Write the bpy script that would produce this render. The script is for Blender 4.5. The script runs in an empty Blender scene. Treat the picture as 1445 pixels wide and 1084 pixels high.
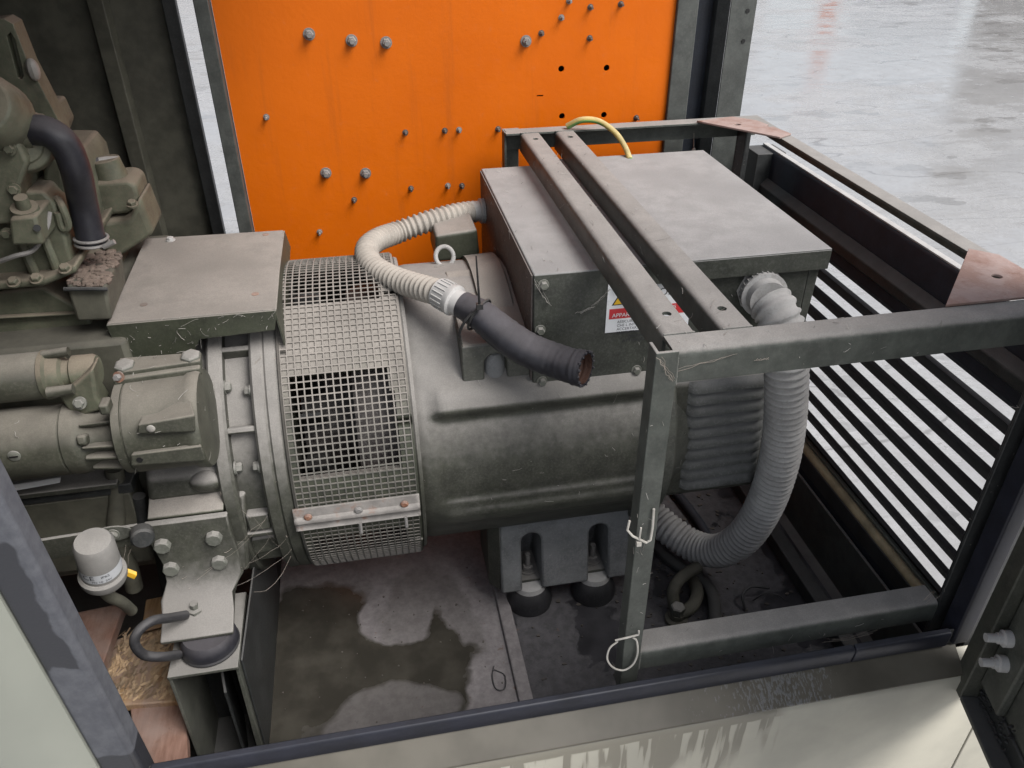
import bpy, bmesh, math, random
from math import sin, cos, pi, radians, sqrt, atan2
from mathutils import Vector, Matrix
random.seed(7)
S = bpy.context.scene
COL = S.collection

# ------------------------------------------------------------------ camera
cam_d = bpy.data.cameras.new('camera'); cam = bpy.data.objects.new('camera', cam_d); COL.objects.link(cam)
cam_d.sensor_width = 36.0; cam_d.lens = 28.03; cam_d.clip_start = 0.02; cam_d.clip_end = 500
yaw, pitch, roll = 0.18675, -0.57771, -0.00396
f = Vector((sin(yaw)*cos(pitch), cos(yaw)*cos(pitch), sin(pitch))); r0 = Vector((cos(yaw), -sin(yaw), 0)); u0 = r0.cross(f)
rr = r0*cos(roll) + u0*sin(roll); uu = u0*cos(roll) - r0*sin(roll)
cam.matrix_world = Matrix(((rr.x, uu.x, -f.x, 0), (rr.y, uu.y, -f.y, 0), (rr.z, uu.z, -f.z, 2.05), (0, 0, 0, 1)))
S.camera = cam

# ------------------------------------------------------------------ sky and sun (overcast)
W = bpy.data.worlds.new('World'); S.world = W; W.use_nodes = True
nt = W.node_tree; nt.nodes.clear()
SUN_EL, SUN_AZ = radians(53), radians(132)          # azimuth clockwise from +Y
sky = nt.nodes.new('ShaderNodeTexSky'); sky.sky_type = 'NISHITA'; sky.sun_disc = False
sky.sun_elevation = SUN_EL; sky.sun_rotation = SUN_AZ; sky.air_density = 1.0; sky.dust_density = 3.0; sky.ozone_density = 1.0
hs = nt.nodes.new('ShaderNodeHueSaturation'); hs.inputs['Saturation'].default_value = 0.42
bg = nt.nodes.new('ShaderNodeBackground'); bg.inputs['Strength'].default_value = 0.07
wo = nt.nodes.new('ShaderNodeOutputWorld')
nt.links.new(sky.outputs[0], hs.inputs['Color']); nt.links.new(hs.outputs[0], bg.inputs['Color']); nt.links.new(bg.outputs[0], wo.inputs['Surface'])
sd = bpy.data.lights.new('sun', 'SUN'); sd.energy = 1.5; sd.angle = radians(36); sd.color = (1.0, 0.985, 0.975)
sun = bpy.data.objects.new('sun', sd); COL.objects.link(sun)
dv = Vector((sin(SUN_AZ)*cos(SUN_EL), cos(SUN_AZ)*cos(SUN_EL), sin(SUN_EL)))
sun.rotation_euler = dv.to_track_quat('Z', 'Y').to_euler()
S.view_settings.view_transform = 'Standard'; S.view_settings.look = 'None'; S.view_settings.gamma = 1
S.view_settings.use_curve_mapping = False; S.view_settings.exposure = 1.58
S.cycles.max_bounces = 6; S.cycles.diffuse_bounces = 4; S.cycles.glossy_bounces = 3
S.cycles.caustics_reflective = False; S.cycles.caustics_refractive = False

# ------------------------------------------------------------------ materials
def nodes(name):
    m = bpy.data.materials.new(name); m.use_nodes = True
    n = m.node_tree.nodes; l = m.node_tree.links
    return m, n, l, n['Principled BSDF']
class G:
    """small helper to wire shader nodes"""
    def __init__(s, n, l): s.n, s.l = n, l
    def pos(s):
        return s.n.new('ShaderNodeNewGeometry').outputs['Position']
    def noise(s, scale, detail=4, rough=.55, vec=None, sc3=None):
        t = s.n.new('ShaderNodeTexNoise'); t.inputs['Scale'].default_value = scale; t.inputs['Detail'].default_value = detail; t.inputs['Roughness'].default_value = rough
        v = vec or s.pos()
        if sc3:
            mp = s.n.new('ShaderNodeMapping'); mp.inputs['Scale'].default_value = sc3; s.l.new(v, mp.inputs['Vector']); v = mp.outputs[0]
        s.l.new(v, t.inputs['Vector']); return t.outputs['Fac']
    def ramp(s, x, a, b, lo=0., hi=1.):
        t = s.n.new('ShaderNodeMapRange'); t.interpolation_type = 'SMOOTHSTEP'
        for i, v in ((1, a), (2, b), (3, lo), (4, hi)): t.inputs[i].default_value = v
        s.l.new(x, t.inputs[0]); return t.outputs[0]
    def math(s, op, a, b=None):
        t = s.n.new('ShaderNodeMath'); t.operation = op
        for i, v in enumerate((a, b)):
            if v is None: continue
            if isinstance(v, (int, float)): t.inputs[i].default_value = v
            else: s.l.new(v, t.inputs[i])
        return t.outputs[0]
    def mix(s, fac, a, b):
        t = s.n.new('ShaderNodeMix'); t.data_type = 'RGBA'
        if isinstance(fac, (int, float)): t.inputs[0].default_value = fac
        else: s.l.new(fac, t.inputs[0])
        for i, v in ((6, a), (7, b)):
            if isinstance(v, tuple): t.inputs[i].default_value = (*v, 1)
            else: s.l.new(v, t.inputs[i])
        return t.outputs[2]
    def sep(s, v):
        t = s.n.new('ShaderNodeSeparateXYZ'); s.l.new(v, t.inputs[0]); return t.outputs
    def nz(s):
        return s.sep(s.n.new('ShaderNodeNewGeometry').outputs['Normal'])[2]
    def bump(s, h, strength, dist, b):
        t = s.n.new('ShaderNodeBump'); t.inputs['Strength'].default_value = strength; t.inputs['Distance'].default_value = dist
        s.l.new(h, t.inputs['Height']); s.l.new(t.outputs[0], b.inputs['Normal'])

DUST = (.255, .240, .222)
def paint(name, col, dust=.9, side=.10, rough=.5, dustcol=DUST, rust=0., metal=0., lo=.10, hi=.72, mott=.25, bump=.25):
    m, n, l, b = nodes(name); g = G(n, l)
    big = g.noise(7, 5, .6); fine = g.noise(60, 5, .65); mid = g.noise(22, 5, .6); sp = g.noise(420, 2, .5)
    base = g.mix(g.ramp(mid, .3, .7), tuple(c*(1-mott) for c in col), tuple(c*(1+mott) for c in col))
    if rust:
        rc = g.mix(g.ramp(fine, .35, .65), (.16, .055, .025), (.30, .15, .09))
        base = g.mix(g.ramp(g.math('ADD', g.math('MULTIPLY', big, .6), g.math('MULTIPLY', mid, .4)), .62-rust, .70-rust), base, rc)
    up = g.ramp(g.math('ADD', g.nz(), g.math('MULTIPLY', g.math('SUBTRACT', fine, .5), .35)), lo, hi, 0, dust)
    patch = g.ramp(big, .25, .6, .90, 1)
    grain = g.noise(170, 4, .7)
    sidef = g.math('MULTIPLY', g.math('ADD', g.ramp(grain, .42, .70, .25, 1.3), g.ramp(big, .35, .65, -.15, .25)), side)
    fac = g.math('MAXIMUM', g.math('MULTIPLY', up, patch), sidef)
    fac = g.math('ADD', fac, g.ramp(sp, .66, .74, 0, .16 if dust > .2 else .03))
    fac = g.math('MINIMUM', fac, 1.)
    dcol = g.mix(g.ramp(mid, .3, .7), tuple(c*.88 for c in dustcol), tuple(c*1.08 for c in dustcol))
    dcol = g.mix(g.ramp(g.noise(5.5, 7, .66), .50, .68, 0, .42), dcol, tuple(c*.55 for c in dustcol))
    dcol = g.mix(g.ramp(sp, .35, .65, 0, .35), dcol, tuple(c*.6 for c in dustcol))
    l.new(g.mix(fac, base, dcol), b.inputs['Base Color'])
    l.new(g.ramp(fac, 0, .6, rough, .92), b.inputs['Roughness'])
    b.inputs['Metallic'].default_value = metal
    b.inputs['Specular IOR Level'].default_value = .4
    g.bump(g.math('ADD', g.math('MULTIPLY', fine, .5), g.math('MULTIPLY', sp, .35)), bump, .003, b)
    return m
M = {}
M['olive'] = paint('olive_paint', (.038, .0395, .029), side=.13, lo=.02, hi=.58)
M['starter'] = paint('starter_paint', (.042, .044, .031), dust=.75, side=.16, lo=.12, hi=.95, dustcol=(.215, .195, .165))
M['olive_clean'] = paint('olive_paint_cleaner', (.050, .053, .042), dust=.8, side=.2, lo=.3, hi=.95)
M['cage'] = paint('grey_green_paint', (.060, .066, .057), dust=.95, side=.09, lo=.3, hi=.85)
M['engine'] = paint('engine_paint', (.085, .092, .062), dust=.85, side=.28, dustcol=(.20, .165, .125))
M['cover'] = paint('dusty_sheet', (.034, .038, .024), dust=1., side=.07, dustcol=(.25, .228, .203), lo=.3, hi=.9)
M['box'] = paint('terminal_box_paint', (.032, .035, .027), dust=1., side=.11, dustcol=(.262, .256, .248))
M['boxl'] = paint('terminal_box_mauve', (.06, .048, .044), dust=.95, side=.5, dustcol=(.16, .142, .132))
M['dark'] = paint('dark_paint', (.022, .024, .024), dust=.35, side=.12, rough=.42, dustcol=(.16, .15, .14))
M['navy'] = paint('navy_inner_paint', (.011, .014, .021), dust=.15, side=.04, rough=.6, dustcol=(.15, .15, .16))
M['rear'] = paint('dark_olive_sheet', (.075, .073, .055), dust=.5, side=.2, rough=.55, dustcol=(.10, .09, .075))
M['frame'] = paint('frame_paint', (.052, .057, .052), dust=.6, side=.10)
M['slat'] = paint('black_slat_paint', (.014, .015, .017), dust=.12, side=.05, rough=.6, dustcol=(.16,.15,.14))
def mat_rusty():
    m, n, l, b = nodes('rusty_plate'); g = G(n, l)
    a = g.noise(16, 7, .68); c = g.noise(60, 5, .7); d = g.noise(34, 6, .7)
    col = g.mix(g.ramp(a, .35, .6), (.23, .145, .118), (.29, .215, .19)); col = g.mix(g.ramp(d, .58, .72, 0, .7), col, (.14, .06, .035)); col = g.mix(g.ramp(c, .58, .75, 0, .4), col, (.34, .29, .265))
    l.new(col, b.inputs['Base Color']); b.inputs['Roughness'].default_value = .85; g.bump(g.math('ADD', c, a), .5, .003, b); return m
M['rusty'] = mat_rusty()
M['rustbolt'] = paint('rusty_bolt', (.15, .10, .075), dust=.5, side=.2, rust=.2)
M['rubber'] = paint('black_rubber', (.016, .016, .018), dust=.25, side=.08, rough=.5, dustcol=(.2, .19, .185), bump=.1)
M['hose'] = paint('hose_rubber', (.020, .020, .025), dust=.42, side=.06, rough=.42, dustcol=(.12, .108, .11), bump=.15)
M['conduit'] = paint('grey_conduit', (.31, .285, .25), dust=.5, side=.35, rough=.5, dustcol=(.31, .27, .23), mott=.12, bump=.12)
M['conduit2'] = paint('grey_conduit_large', (.35, .345, .335), dust=.5, side=.4, rough=.5, dustcol=(.26, .24, .22), mott=.15, bump=.12)
M['plastic'] = paint('light_grey_plastic', (.42, .41, .395), dust=.35, side=.25, rough=.45, mott=.1, bump=.06)
M['capsule'] = paint('aged_grey_plastic', (.16, .155, .145), dust=.6, side=.3, rough=.5, mott=.1, bump=.08, dustcol=(.25,.235,.215))
M['zinc'] = paint('zinc_steel', (.24, .23, .22), dust=.5, side=.4, rough=.55, metal=.4, mott=.15)
M['boltgrey'] = paint('painted_bolt', (.11, .115, .095), dust=.8, side=.25)
M['darkbolt'] = paint('dark_bolt', (.10, .09, .08), dust=.4, side=.25, metal=.5, rough=.4)
M['strap'] = paint('rusty_zinc_strap', (.27, .25, .23), dust=.5, side=.2, rust=.10, metal=.2)
M['guard'] = paint('guard_mesh_paint', (.10, .097, .083), dust=.85, side=.28, rough=.5, dustcol=(.26, .235, .21), bump=.08)
M['footgrey'] = paint('grey_dusted_paint', (.14, .145, .14), dust=.9, side=1.0, dustcol=(.215, .215, .215), lo=.35, hi=.95)
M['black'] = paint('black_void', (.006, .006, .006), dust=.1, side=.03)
M['rotor'] = paint('dusty_winding', (.035, .028, .026), dust=.16, side=.3)
M['tie_white'] = paint('white_tie', (.55, .52, .46), dust=.2, side=.2, bump=.02)
M['tie_black'] = paint('black_tie', (.012, .012, .012), dust=.2, side=.05, bump=.02)
M['yellow'] = paint('yellow_plastic', (.75, .42, .02), dust=.2, side=.1)
M['wire_g'] = paint('green_insulation', (.11, .24, .05), dust=.4, side=.2, bump=.02)
M['wire_y'] = paint('yellow_insulation', (.52, .40, .12), dust=.4, side=.2, bump=.02)
M['louvre'] = paint('louvre_paint', (.05, .053, .047), dust=.9, side=.55, dustcol=(.17, .168, .165), lo=.1, hi=.8)
M['lint'] = paint('pale_lint', (.27, .255, .23), dust=.0, side=.0, bump=.0)
M['web'] = paint('dirty_web', (.30, .26, .22), dust=.0, side=.0, bump=.0)
M['chips'] = paint('wood_chips', (.40, .26, .13), dust=.3, side=.2, mott=.5)
M['seal'] = paint('rubber_seal_navy', (.008, .009, .016), dust=.10, side=.03, rough=.45, dustcol=(.2, .2, .21), bump=.1)

def mat_jamb_seal():
    m, n, l, b = nodes('wet_rubber_seal'); g = G(n, l); p = g.sep(g.pos())
    wob = g.math('MULTIPLY', g.math('SUBTRACT', g.noise(22, 2, .4), .5), .10)
    z = g.math('ADD', p[2], wob)
    edge = g.math('ADD', g.math('ADD', p[0], g.math('MULTIPLY', wob, .35)), g.math('ADD', g.math('MULTIPLY', p[2], .0388), .4655))
    w1 = g.math('MULTIPLY', g.math('MULTIPLY', g.ramp(z, 1.02, 1.025), g.ramp(z, 1.31, 1.30)), g.ramp(edge, .006, .001))
    w2 = g.ramp(g.math('ADD', z, g.math('MULTIPLY', wob, -.7)), .815, .812)
    wet = g.math('MAXIMUM', w1, w2)
    dry = g.mix(g.ramp(g.noise(40, 5, .7), .3, .7), (.058, .060, .070), (.085, .088, .098))
    l.new(g.mix(wet, dry, (.026, .027, .032)), b.inputs['Base Color'])
    l.new(g.ramp(wet, 0, 1, .75, .35), b.inputs['Roughness'])
    g.bump(g.noise(200, 3), .15, .002, b); return m
M['jambseal'] = mat_jamb_seal()
def mat_orange():
    m, n, l, b = nodes('orange_panel_paint'); g = G(n, l)
    a = g.noise(3, 5); c = g.noise(40, 5, .7); d = g.noise(14, 6, .7)
    col = g.mix(g.ramp(a, .3, .7), (.54, .105, .001), (.59, .120, .002))
    col = g.mix(g.ramp(c, .60, .75, 0, .35), col, (.48, .15, .05))
    col = g.mix(g.ramp(d, .70, .74, 0, .5), col, (.25, .06, .01))
    l.new(col, b.inputs['Base Color']); l.new(g.ramp(c, .3, .7, .42, .58), b.inputs['Roughness']); b.inputs['Specular IOR Level'].default_value = .22
    runs = g.noise(1, 4, .6, sc3=(22, 1, 1.6))
    col2 = g.mix(g.ramp(runs, .56, .74, 0, .28), col, (.30, .075, .012)); l.new(col2, b.inputs['Base Color'])
    g.bump(g.math('ADD', g.noise(90, 4), g.math('MULTIPLY', g.noise(5, 2), 3.0)), .10, .004, b); return m
M['orange'] = mat_orange()
def mat_ground():
    m, n, l, b = nodes('wet_concrete'); g = G(n, l)
    a = g.noise(.5, 6, .6); c = g.noise(2.2, 7, .62); d = g.noise(30, 6, .72); e = g.noise(.9, 7, .65, sc3=(.5, 1.8, 1)); k = g.noise(7, 6, .68)
    col = g.mix(g.ramp(c, .3, .7), (.27, .266, .26), (.325, .321, .314))
    col = g.mix(g.ramp(k, .45, .72, 0, .4), col, (.22, .215, .207))
    col = g.mix(g.ramp(d, .45, .66, 0, .6), col, (.22, .212, .20))
    col = g.mix(g.ramp(g.noise(1, 6, .7, sc3=(3.5, 26, 1)), .5, .7, 0, .5), col, (.22, .215, .21))
    wet = g.ramp(g.math('ADD', g.math('MULTIPLY', a, .5), g.math('MULTIPLY', e, .5)), .42, .53)
    col = g.mix(g.math('MULTIPLY', wet, .35), col, (.24, .235, .23))
    pud = g.ramp(g.noise(1.6, 5, .55, sc3=(.8, 1.6, 1)), .60, .63); col = g.mix(g.math('MULTIPLY', pud, .35), col, (.13, .126, .12))
    ln = g.noise(1, 2, .5, sc3=(.25, 1.1, 1)); crk = g.ramp(g.math('ABSOLUTE', g.math('SUBTRACT', g.math('ADD', ln, g.math('MULTIPLY', d, .012)), .5)), .0008, .0035, 1, 0); col = g.mix(g.math('MULTIPLY', crk, .6), col, (.12, .115, .11))
    st = g.ramp(g.noise(1, 5, .6, sc3=(1.2, 9, 1)), .60, .66)
    col = g.mix(g.math('MULTIPLY', st, .35), col, (.20, .19, .18))
    l.new(col, b.inputs['Base Color'])
    rg = g.math('ADD', g.ramp(wet, 0, 1, .26, .10), g.math('MULTIPLY', g.ramp(k, .4, .7), .20))
    rg = g.math('MULTIPLY', rg, g.ramp(pud, 0, 1, 1, .35)); l.new(rg, b.inputs['Roughness']); b.inputs['Specular IOR Level'].default_value = .75
    h = g.math('ADD', g.math('MULTIPLY', g.math('MULTIPLY', d, g.ramp(wet, 0, 1, 1, .15)), .5), g.math('MULTIPLY', c, .7))
    g.bump(h, .32, .014, b); return m
M['ground'] = mat_ground()
def mat_floor(name, dry, wet, thr):
    m, n, l, b = nodes(name); g = G(n, l)
    a = g.noise(4.5, 6, .55); c = g.noise(45, 6, .7); d = g.noise(130, 3)
    w = g.ramp(g.math('ADD', a, g.math('MULTIPLY', g.math('SUBTRACT', c, .5), .10)), thr, thr+.03)
    dc = g.mix(g.ramp(c, .3, .7), tuple(x*.7 for x in dry), tuple(x*1.2 for x in dry))
    dc = g.mix(g.ramp(g.noise(30, 5, .7), .66, .72, 0, .6), dc, (.13, .075, .05))
    dc = g.mix(g.ramp(g.noise(75, 5, .7), .64, .70, 0, .5), dc, (.03, .028, .026))
    wc = g.mix(g.ramp(g.noise(12, 5), .35, .7), wet, tuple(x*2.0 for x in wet))
    l.new(g.mix(w, dc, wc), b.inputs['Base Color'])
    l.new(g.ramp(w, 0, 1, .85, .28), b.inputs['Roughness'])
    g.bump(g.math('MULTIPLY', g.math('ADD', c, g.math('MULTIPLY', d, .4)), g.ramp(w, 0, 1, 1, .35)), .35, .004, b); return m
def mat_floor_puddle():
    m, n, l, b = nodes('dusty_wet_floor'); g = G(n, l); p = g.sep(g.pos())
    c = g.noise(45, 6, .7); d = g.noise(130, 3); wob = g.math('SUBTRACT', g.noise(11, 4, .5), .5); w2 = g.math('SUBTRACT', g.noise(4, 4, .5), .5)
    def ell(cx, cy, rx, ry):
        a = g.math('POWER', g.math('DIVIDE', g.math('SUBTRACT', p[0], cx), rx), 2); e = g.math('POWER', g.math('DIVIDE', g.math('SUBTRACT', p[1], cy), ry), 2)
        return g.math('SQRT', g.math('ADD', a, e))
    q = lambda f_: g.ramp(g.math('ADD', f_, g.math('ADD', g.math('MULTIPLY', wob, .75), g.math('MULTIPLY', w2, 1.3))), 1.10, .90)
    wet = g.math('MAXIMUM', g.math('MAXIMUM', q(ell(-.22, 1.30, .24, .27)), q(ell(-.02, 1.26, .15, .22))), q(ell(-.25, 1.45, .14, .16)))
    wet = g.math('MULTIPLY', wet, g.math('SUBTRACT', 1., q(ell(-.035, 1.48, .085, .105))))
    damp = g.math('MULTIPLY', q(ell(-.08, 1.17, .17, .075)), .45)
    wet = g.math('MAXIMUM', g.math('SUBTRACT', wet, damp), g.math('MULTIPLY', q(ell(.05, 1.42, .12, .2)), .35))
    dc = g.mix(g.ramp(c, .3, .7), (.155, .140, .140), (.225, .208, .205))
    dc = g.mix(g.ramp(g.noise(30, 5, .7), .64, .70, 0, .6), dc, (.13, .075, .055)); dc = g.mix(g.ramp(g.noise(75, 5, .7), .64, .70, 0, .5), dc, (.05, .045, .042))
    wc = g.mix(g.ramp(g.noise(12, 5), .35, .7), (.034, .031, .025), (.058, .053, .043))
    l.new(g.mix(wet, dc, wc), b.inputs['Base Color']); l.new(g.ramp(wet, 0, 1, .85, .27), b.inputs['Roughness']); b.inputs['Specular IOR Level'].default_value = .4
    g.bump(g.math('MULTIPLY', g.math('ADD', c, g.math('MULTIPLY', d, .4)), g.ramp(wet, 0, 1, 1, .35)), .35, .004, b); return m
M['floor'] = mat_floor_puddle()
M['floor2'] = mat_floor('grimy_floor', (.075, .071, .074), (.026, .025, .027), .54)
def mat_sill():
    m, n, l, b = nodes('cream_paint_rain_stained'); g = G(n, l)
    p = g.sep(g.pos())
    a = g.noise(6, 4); runs = g.noise(1, 3, .5, sc3=(40, 1, 3.0)); runs2 = g.noise(1, 2, .5, sc3=(16, 1, 1.5))
    col = g.mix(g.ramp(a, .3, .7), (.31, .295, .245), (.39, .37, .305))
    z = g.math('ADD', p[2], g.math('MULTIPLY', g.math('SUBTRACT', runs2, .5), .45))
    wet = g.math('MULTIPLY', g.ramp(runs, .45, .53), g.ramp(z, .47, .55))
    wet = g.math('MAXIMUM', wet, g.ramp(g.math('ADD', p[2], g.math('MULTIPLY', g.math('SUBTRACT', a, .5), .03)), .634, .640))
    wet = g.math('MULTIPLY', wet, g.ramp(g.math('ADD', p[0], g.math('MULTIPLY', a, .16)), .80, .74, 0, 1))
    col = g.mix(g.math('MULTIPLY', wet, .8), col, (.145, .132, .102))
    col = g.mix(g.ramp(g.noise(90, 5, .7), .66, .72, 0, .35), col, (.2, .18, .15))
    l.new(col, b.inputs['Base Color']); l.new(g.ramp(wet, 0, 1, .5, .22), b.inputs['Roughness'])
    g.bump(g.noise(150, 3), .08, .002, b); return m
M['sill'] = mat_sill()
def mat_ledge():
    m, n, l, b = nodes('wet_ledge_paint'); g = G(n, l)
    a = g.noise(1, 4, .6, sc3=(60, 14, 14)); c = g.noise(5, 4)
    pz = g.sep(g.pos()); drop = g.math('ADD', g.noise(1, 2, .5, sc3=(260, 90, 90)), g.math('MULTIPLY', g.math('SUBTRACT', g.math('MULTIPLY', g.ramp(g.math('ADD', pz[0], g.math('MULTIPLY', g.noise(14, 4), .3)), .50, .85), g.ramp(g.math('ADD', pz[0], g.math('MULTIPLY', g.noise(9, 4), .3)), 1.15, .85)), 1.0), .45))
    col = g.mix(g.ramp(c, .35, .65), (.066, .059, .045), (.105, .095, .075))
    col = g.mix(g.ramp(a, .72, .78, 0, .2), col, (.28, .27, .24))
    col = g.mix(g.ramp(drop, .44, .56, 0, .6), col, (.20, .20, .20))
    l.new(col, b.inputs['Base Color']); l.new(g.ramp(drop, .45, .6, .48, .22), b.inputs['Roughness']); b.inputs['Specular IOR Level'].default_value = .3
    g.bump(g.ramp(drop, .5, .66), .5, .002, b); return m
M['ledge'] = mat_ledge()
def mat_cream():
    m, n, l, b = nodes('cream_green_paint'); g = G(n, l)
    a = g.noise(3, 4); c = g.noise(60, 4, .7)
    col = g.mix(g.ramp(a, .3, .7), (.185, .192, .165), (.215, .222, .19))
    l.new(g.mix(g.ramp(c, .66, .72, 0, .2), col, (.25, .24, .2)), b.inputs['Base Color']); b.inputs['Roughness'].default_value = .4
    return m
M['cream'] = mat_cream()
def mat_wood(name, c0, c1):
    m, n, l, b = nodes(name); g = G(n, l)
    a = g.noise(1, 6, .6, sc3=(90, 14, 40)); c = g.noise(50, 5, .7); d = g.noise(9, 4)
    col = g.mix(g.ramp(a, .3, .7), c0, c1)
    col = g.mix(g.ramp(d, .4, .65, 0, .75), col, (.25, .19, .165))
    col = g.mix(g.ramp(c, .66, .72, 0, .6), col, (.08, .05, .035))
    l.new(col, b.inputs['Base Color']); l.new(g.ramp(d, .35, .6, .8, .45), b.inputs['Roughness'])
    g.bump(g.math('ADD', c, a), .35, .004, b); return m
M['wood'] = mat_wood('damp_plywood', (.16, .085, .06), (.24, .14, .105))
M['wood2'] = mat_wood('raw_chip_wood', (.24, .14, .065), (.42, .27, .14))
def flat(name, col, rough=.5):
    m, n, l, b = nodes(name); b.inputs['Base Color'].default_value = (*col, 1); b.inputs['Roughness'].default_value = rough; return m
def printed(name, col):
    m, n, l, b = nodes(name); g = G(n, l)
    l.new(g.mix(g.ramp(g.noise(80, 4, .7), .5, .75, 0, .4), col, tuple(.6*x+.08 for x in col)), b.inputs['Base Color']); b.inputs['Roughness'].default_value = .5; return m
M['paper'] = printed('label_white', (.74, .75, .76)); M['red'] = printed('label_red', (.52, .03, .035)); M['ink'] = printed('label_ink', (.02, .02, .025))
M['amber'] = printed('label_yellow', (.80, .48, .02)); M['band'] = printed('grey_print_band', (.42, .43, .44)); M['silver'] = printed('silver_plate', (.5, .5, .5))
def mat_building(name, c0):
    m, n, l, b = nodes(name); g = G(n, l); l.new(g.mix(g.noise(.6, 4), c0, tuple(1.2*x for x in c0)), b.inputs['Base Color']); b.inputs['Roughness'].default_value = .8; return m

# ------------------------------------------------------------------ mesh builder
V = Vector
class MB:
    def __init__(s): s.v, s.f = [], []
    def add(s, vs, fs):
        o = len(s.v); s.v += [V(p) for p in vs]; s.f += [tuple(i+o for i in f) for f in fs]; return s
    def hexa(s, a, b):        # a: 4 corners, b: the 4 matching corners of the opposite face
        return s.add(list(a)+list(b), [(3,2,1,0),(4,5,6,7),(0,1,5,4),(1,2,6,5),(2,3,7,6),(3,0,4,7)])
    def box(s, lo, hi):
        (x0,y0,z0),(x1,y1,z1) = lo, hi
        return s.hexa([(x0,y0,z0),(x1,y0,z0),(x1,y1,z0),(x0,y1,z0)], [(x0,y0,z1),(x1,y0,z1),(x1,y1,z1),(x0,y1,z1)])
    def prism(s, pts, off):
        n = len(pts); off = V(off); p = [V(q) for q in pts]
        nrm = V((0,0,0))
        for i in range(n): nrm += p[i].cross(p[(i+1) % n])
        if nrm.dot(off) > 0: p.reverse()
        o = len(s.v); s.v += p + [q+off for q in p]
        s.f.append(tuple(o+i for i in range(n))); s.f.append(tuple(o+n+i for i in reversed(range(n))))
        for i in range(n):
            j = (i+1) % n; s.f.append((o+j, o+i, o+n+i, o+n+j))
        return s
    def ring(s, c, ax, r, n, ph=0):
        ax = V(ax).normalized(); t = V((0,0,1)) if abs(ax.z) < .9 else V((1,0,0)); a = ax.cross(t).normalized(); b = ax.cross(a)
        return [V(c)+a*r*cos(ph+2*pi*i/n)+b*r*sin(ph+2*pi*i/n) for i in range(n)]
    def lathe(s, p0, ax, prof, n=24, ph=0, cap0=True, cap1=True):     # prof: (distance along axis, radius)
        ax = V(ax).normalized(); o = len(s.v)
        for d, r in prof: s.v += s.ring(V(p0)+ax*d, ax, max(r, 1e-5), n, ph)
        for k in range(len(prof)-1):
            for i in range(n):
                j = (i+1) % n; a = o+k*n; s.f.append((a+i, a+j, a+n+j, a+n+i))
        if cap0: s.f.append(tuple(o+i for i in reversed(range(n))))
        if cap1: s.f.append(tuple(o+(len(prof)-1)*n+i for i in range(n)))
        return s
    def cyl(s, p0, p1, r, n=20, r1=None, ph=0):
        d = V(p1)-V(p0); return s.lathe(p0, d, [(0, r), (d.length, r if r1 is None else r1)], n, ph)
    def bolt(s, p, ax, r, h, n=6, washer=True, shank=0):
        ax = V(ax).normalized(); p = V(p)
        if washer: s.cyl(p-ax*.002, p+ax*r*.22, r*1.35, 16)
        s.lathe(p+ax*.001, ax, [(0, r), (h*.8, r), (h, r*.82)], n)
        if shank: s.cyl(p+ax*h*.9, p+ax*(h+shank), r*.5, 10)
        return s
    def tube(s, path, r, n=12, caps=True):
        P = [V(p) for p in path]; m = len(P); rs = r if isinstance(r, (list, tuple)) else [r]*m
        T = [(P[min(i+1, m-1)]-P[max(i-1, 0)]).normalized() for i in range(m)]
        t = T[0]; a = (V((0,0,1)) if abs(t.z) < .9 else V((1,0,0))).cross(t).normalized(); o = len(s.v)
        for i in range(m):
            a = (a - T[i]*a.dot(T[i])).normalized(); b = T[i].cross(a)
            s.v += [P[i]+(a*cos(2*pi*k/n)+b*sin(2*pi*k/n))*rs[i] for k in range(n)]
        for i in range(m-1):
            for k in range(n):
                j = (k+1) % n; q = o+i*n; s.f.append((q+k, q+j, q+n+j, q+n+k))
        if caps:
            s.f.append(tuple(o+k for k in reversed(range(n)))); s.f.append(tuple(o+(m-1)*n+k for k in range(n)))
        return s
    def sphere(s, c, r, n=12, m=8, sc=(1,1,1)):
        o = len(s.v); c = V(c)
        for i in range(m+1):
            th = pi*i/m
            for k in range(n):
                ph = 2*pi*k/n; s.v.append(c+V((r*sc[0]*sin(th)*cos(ph), r*sc[1]*sin(th)*sin(ph), r*sc[2]*cos(th))))
        for i in range(m):
            for k in range(n):
                j = (k+1) % n; a = o+i*n; s.f.append((a+k, a+n+k, a+n+j, a+j))
        return s
    def grid(s, fn, us, vs, flip=False):
        o = len(s.v); nv = len(vs)
        for u in us:
            for w in vs: s.v.append(V(fn(u, w)))
        for i in range(len(us)-1):
            for j in range(nv-1):
                q = (o+i*nv+j, o+(i+1)*nv+j, o+(i+1)*nv+j+1, o+i*nv+j+1)
                s.f.append(q[::-1] if flip else q)
        return s
ROOTLOC = {}
def mesh_of(mb, name, org, smooth=True, ang=35):
    me = bpy.data.meshes.new(name); me.from_pydata([tuple(p-org) for p in mb.v], [], mb.f); me.validate()
    bm = bmesh.new(); bm.from_mesh(me); bmesh.ops.remove_doubles(bm, verts=bm.verts, dist=1e-5); bmesh.ops.recalc_face_normals(bm, faces=bm.faces); bm.to_mesh(me); bm.free()
    if smooth:
        me.shade_smooth(); me.set_sharp_from_angle(angle=radians(ang))
    return me
def world_org(p):
    o = V((0,0,0))
    while p: o += p.location; p = p.parent
    return o
def tag(o, label=None, cat=None, group=None, kind=None):
    for k, v in (('label', label), ('category', cat), ('group', group), ('kind', kind)):
        if v: o[k] = v
    return o
def thing(name, loc, label, cat, group=None):
    o = bpy.data.objects.new(name, None); o.empty_display_size = .05; COL.objects.link(o); o.location = loc
    return tag(o, label, cat, group)
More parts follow.
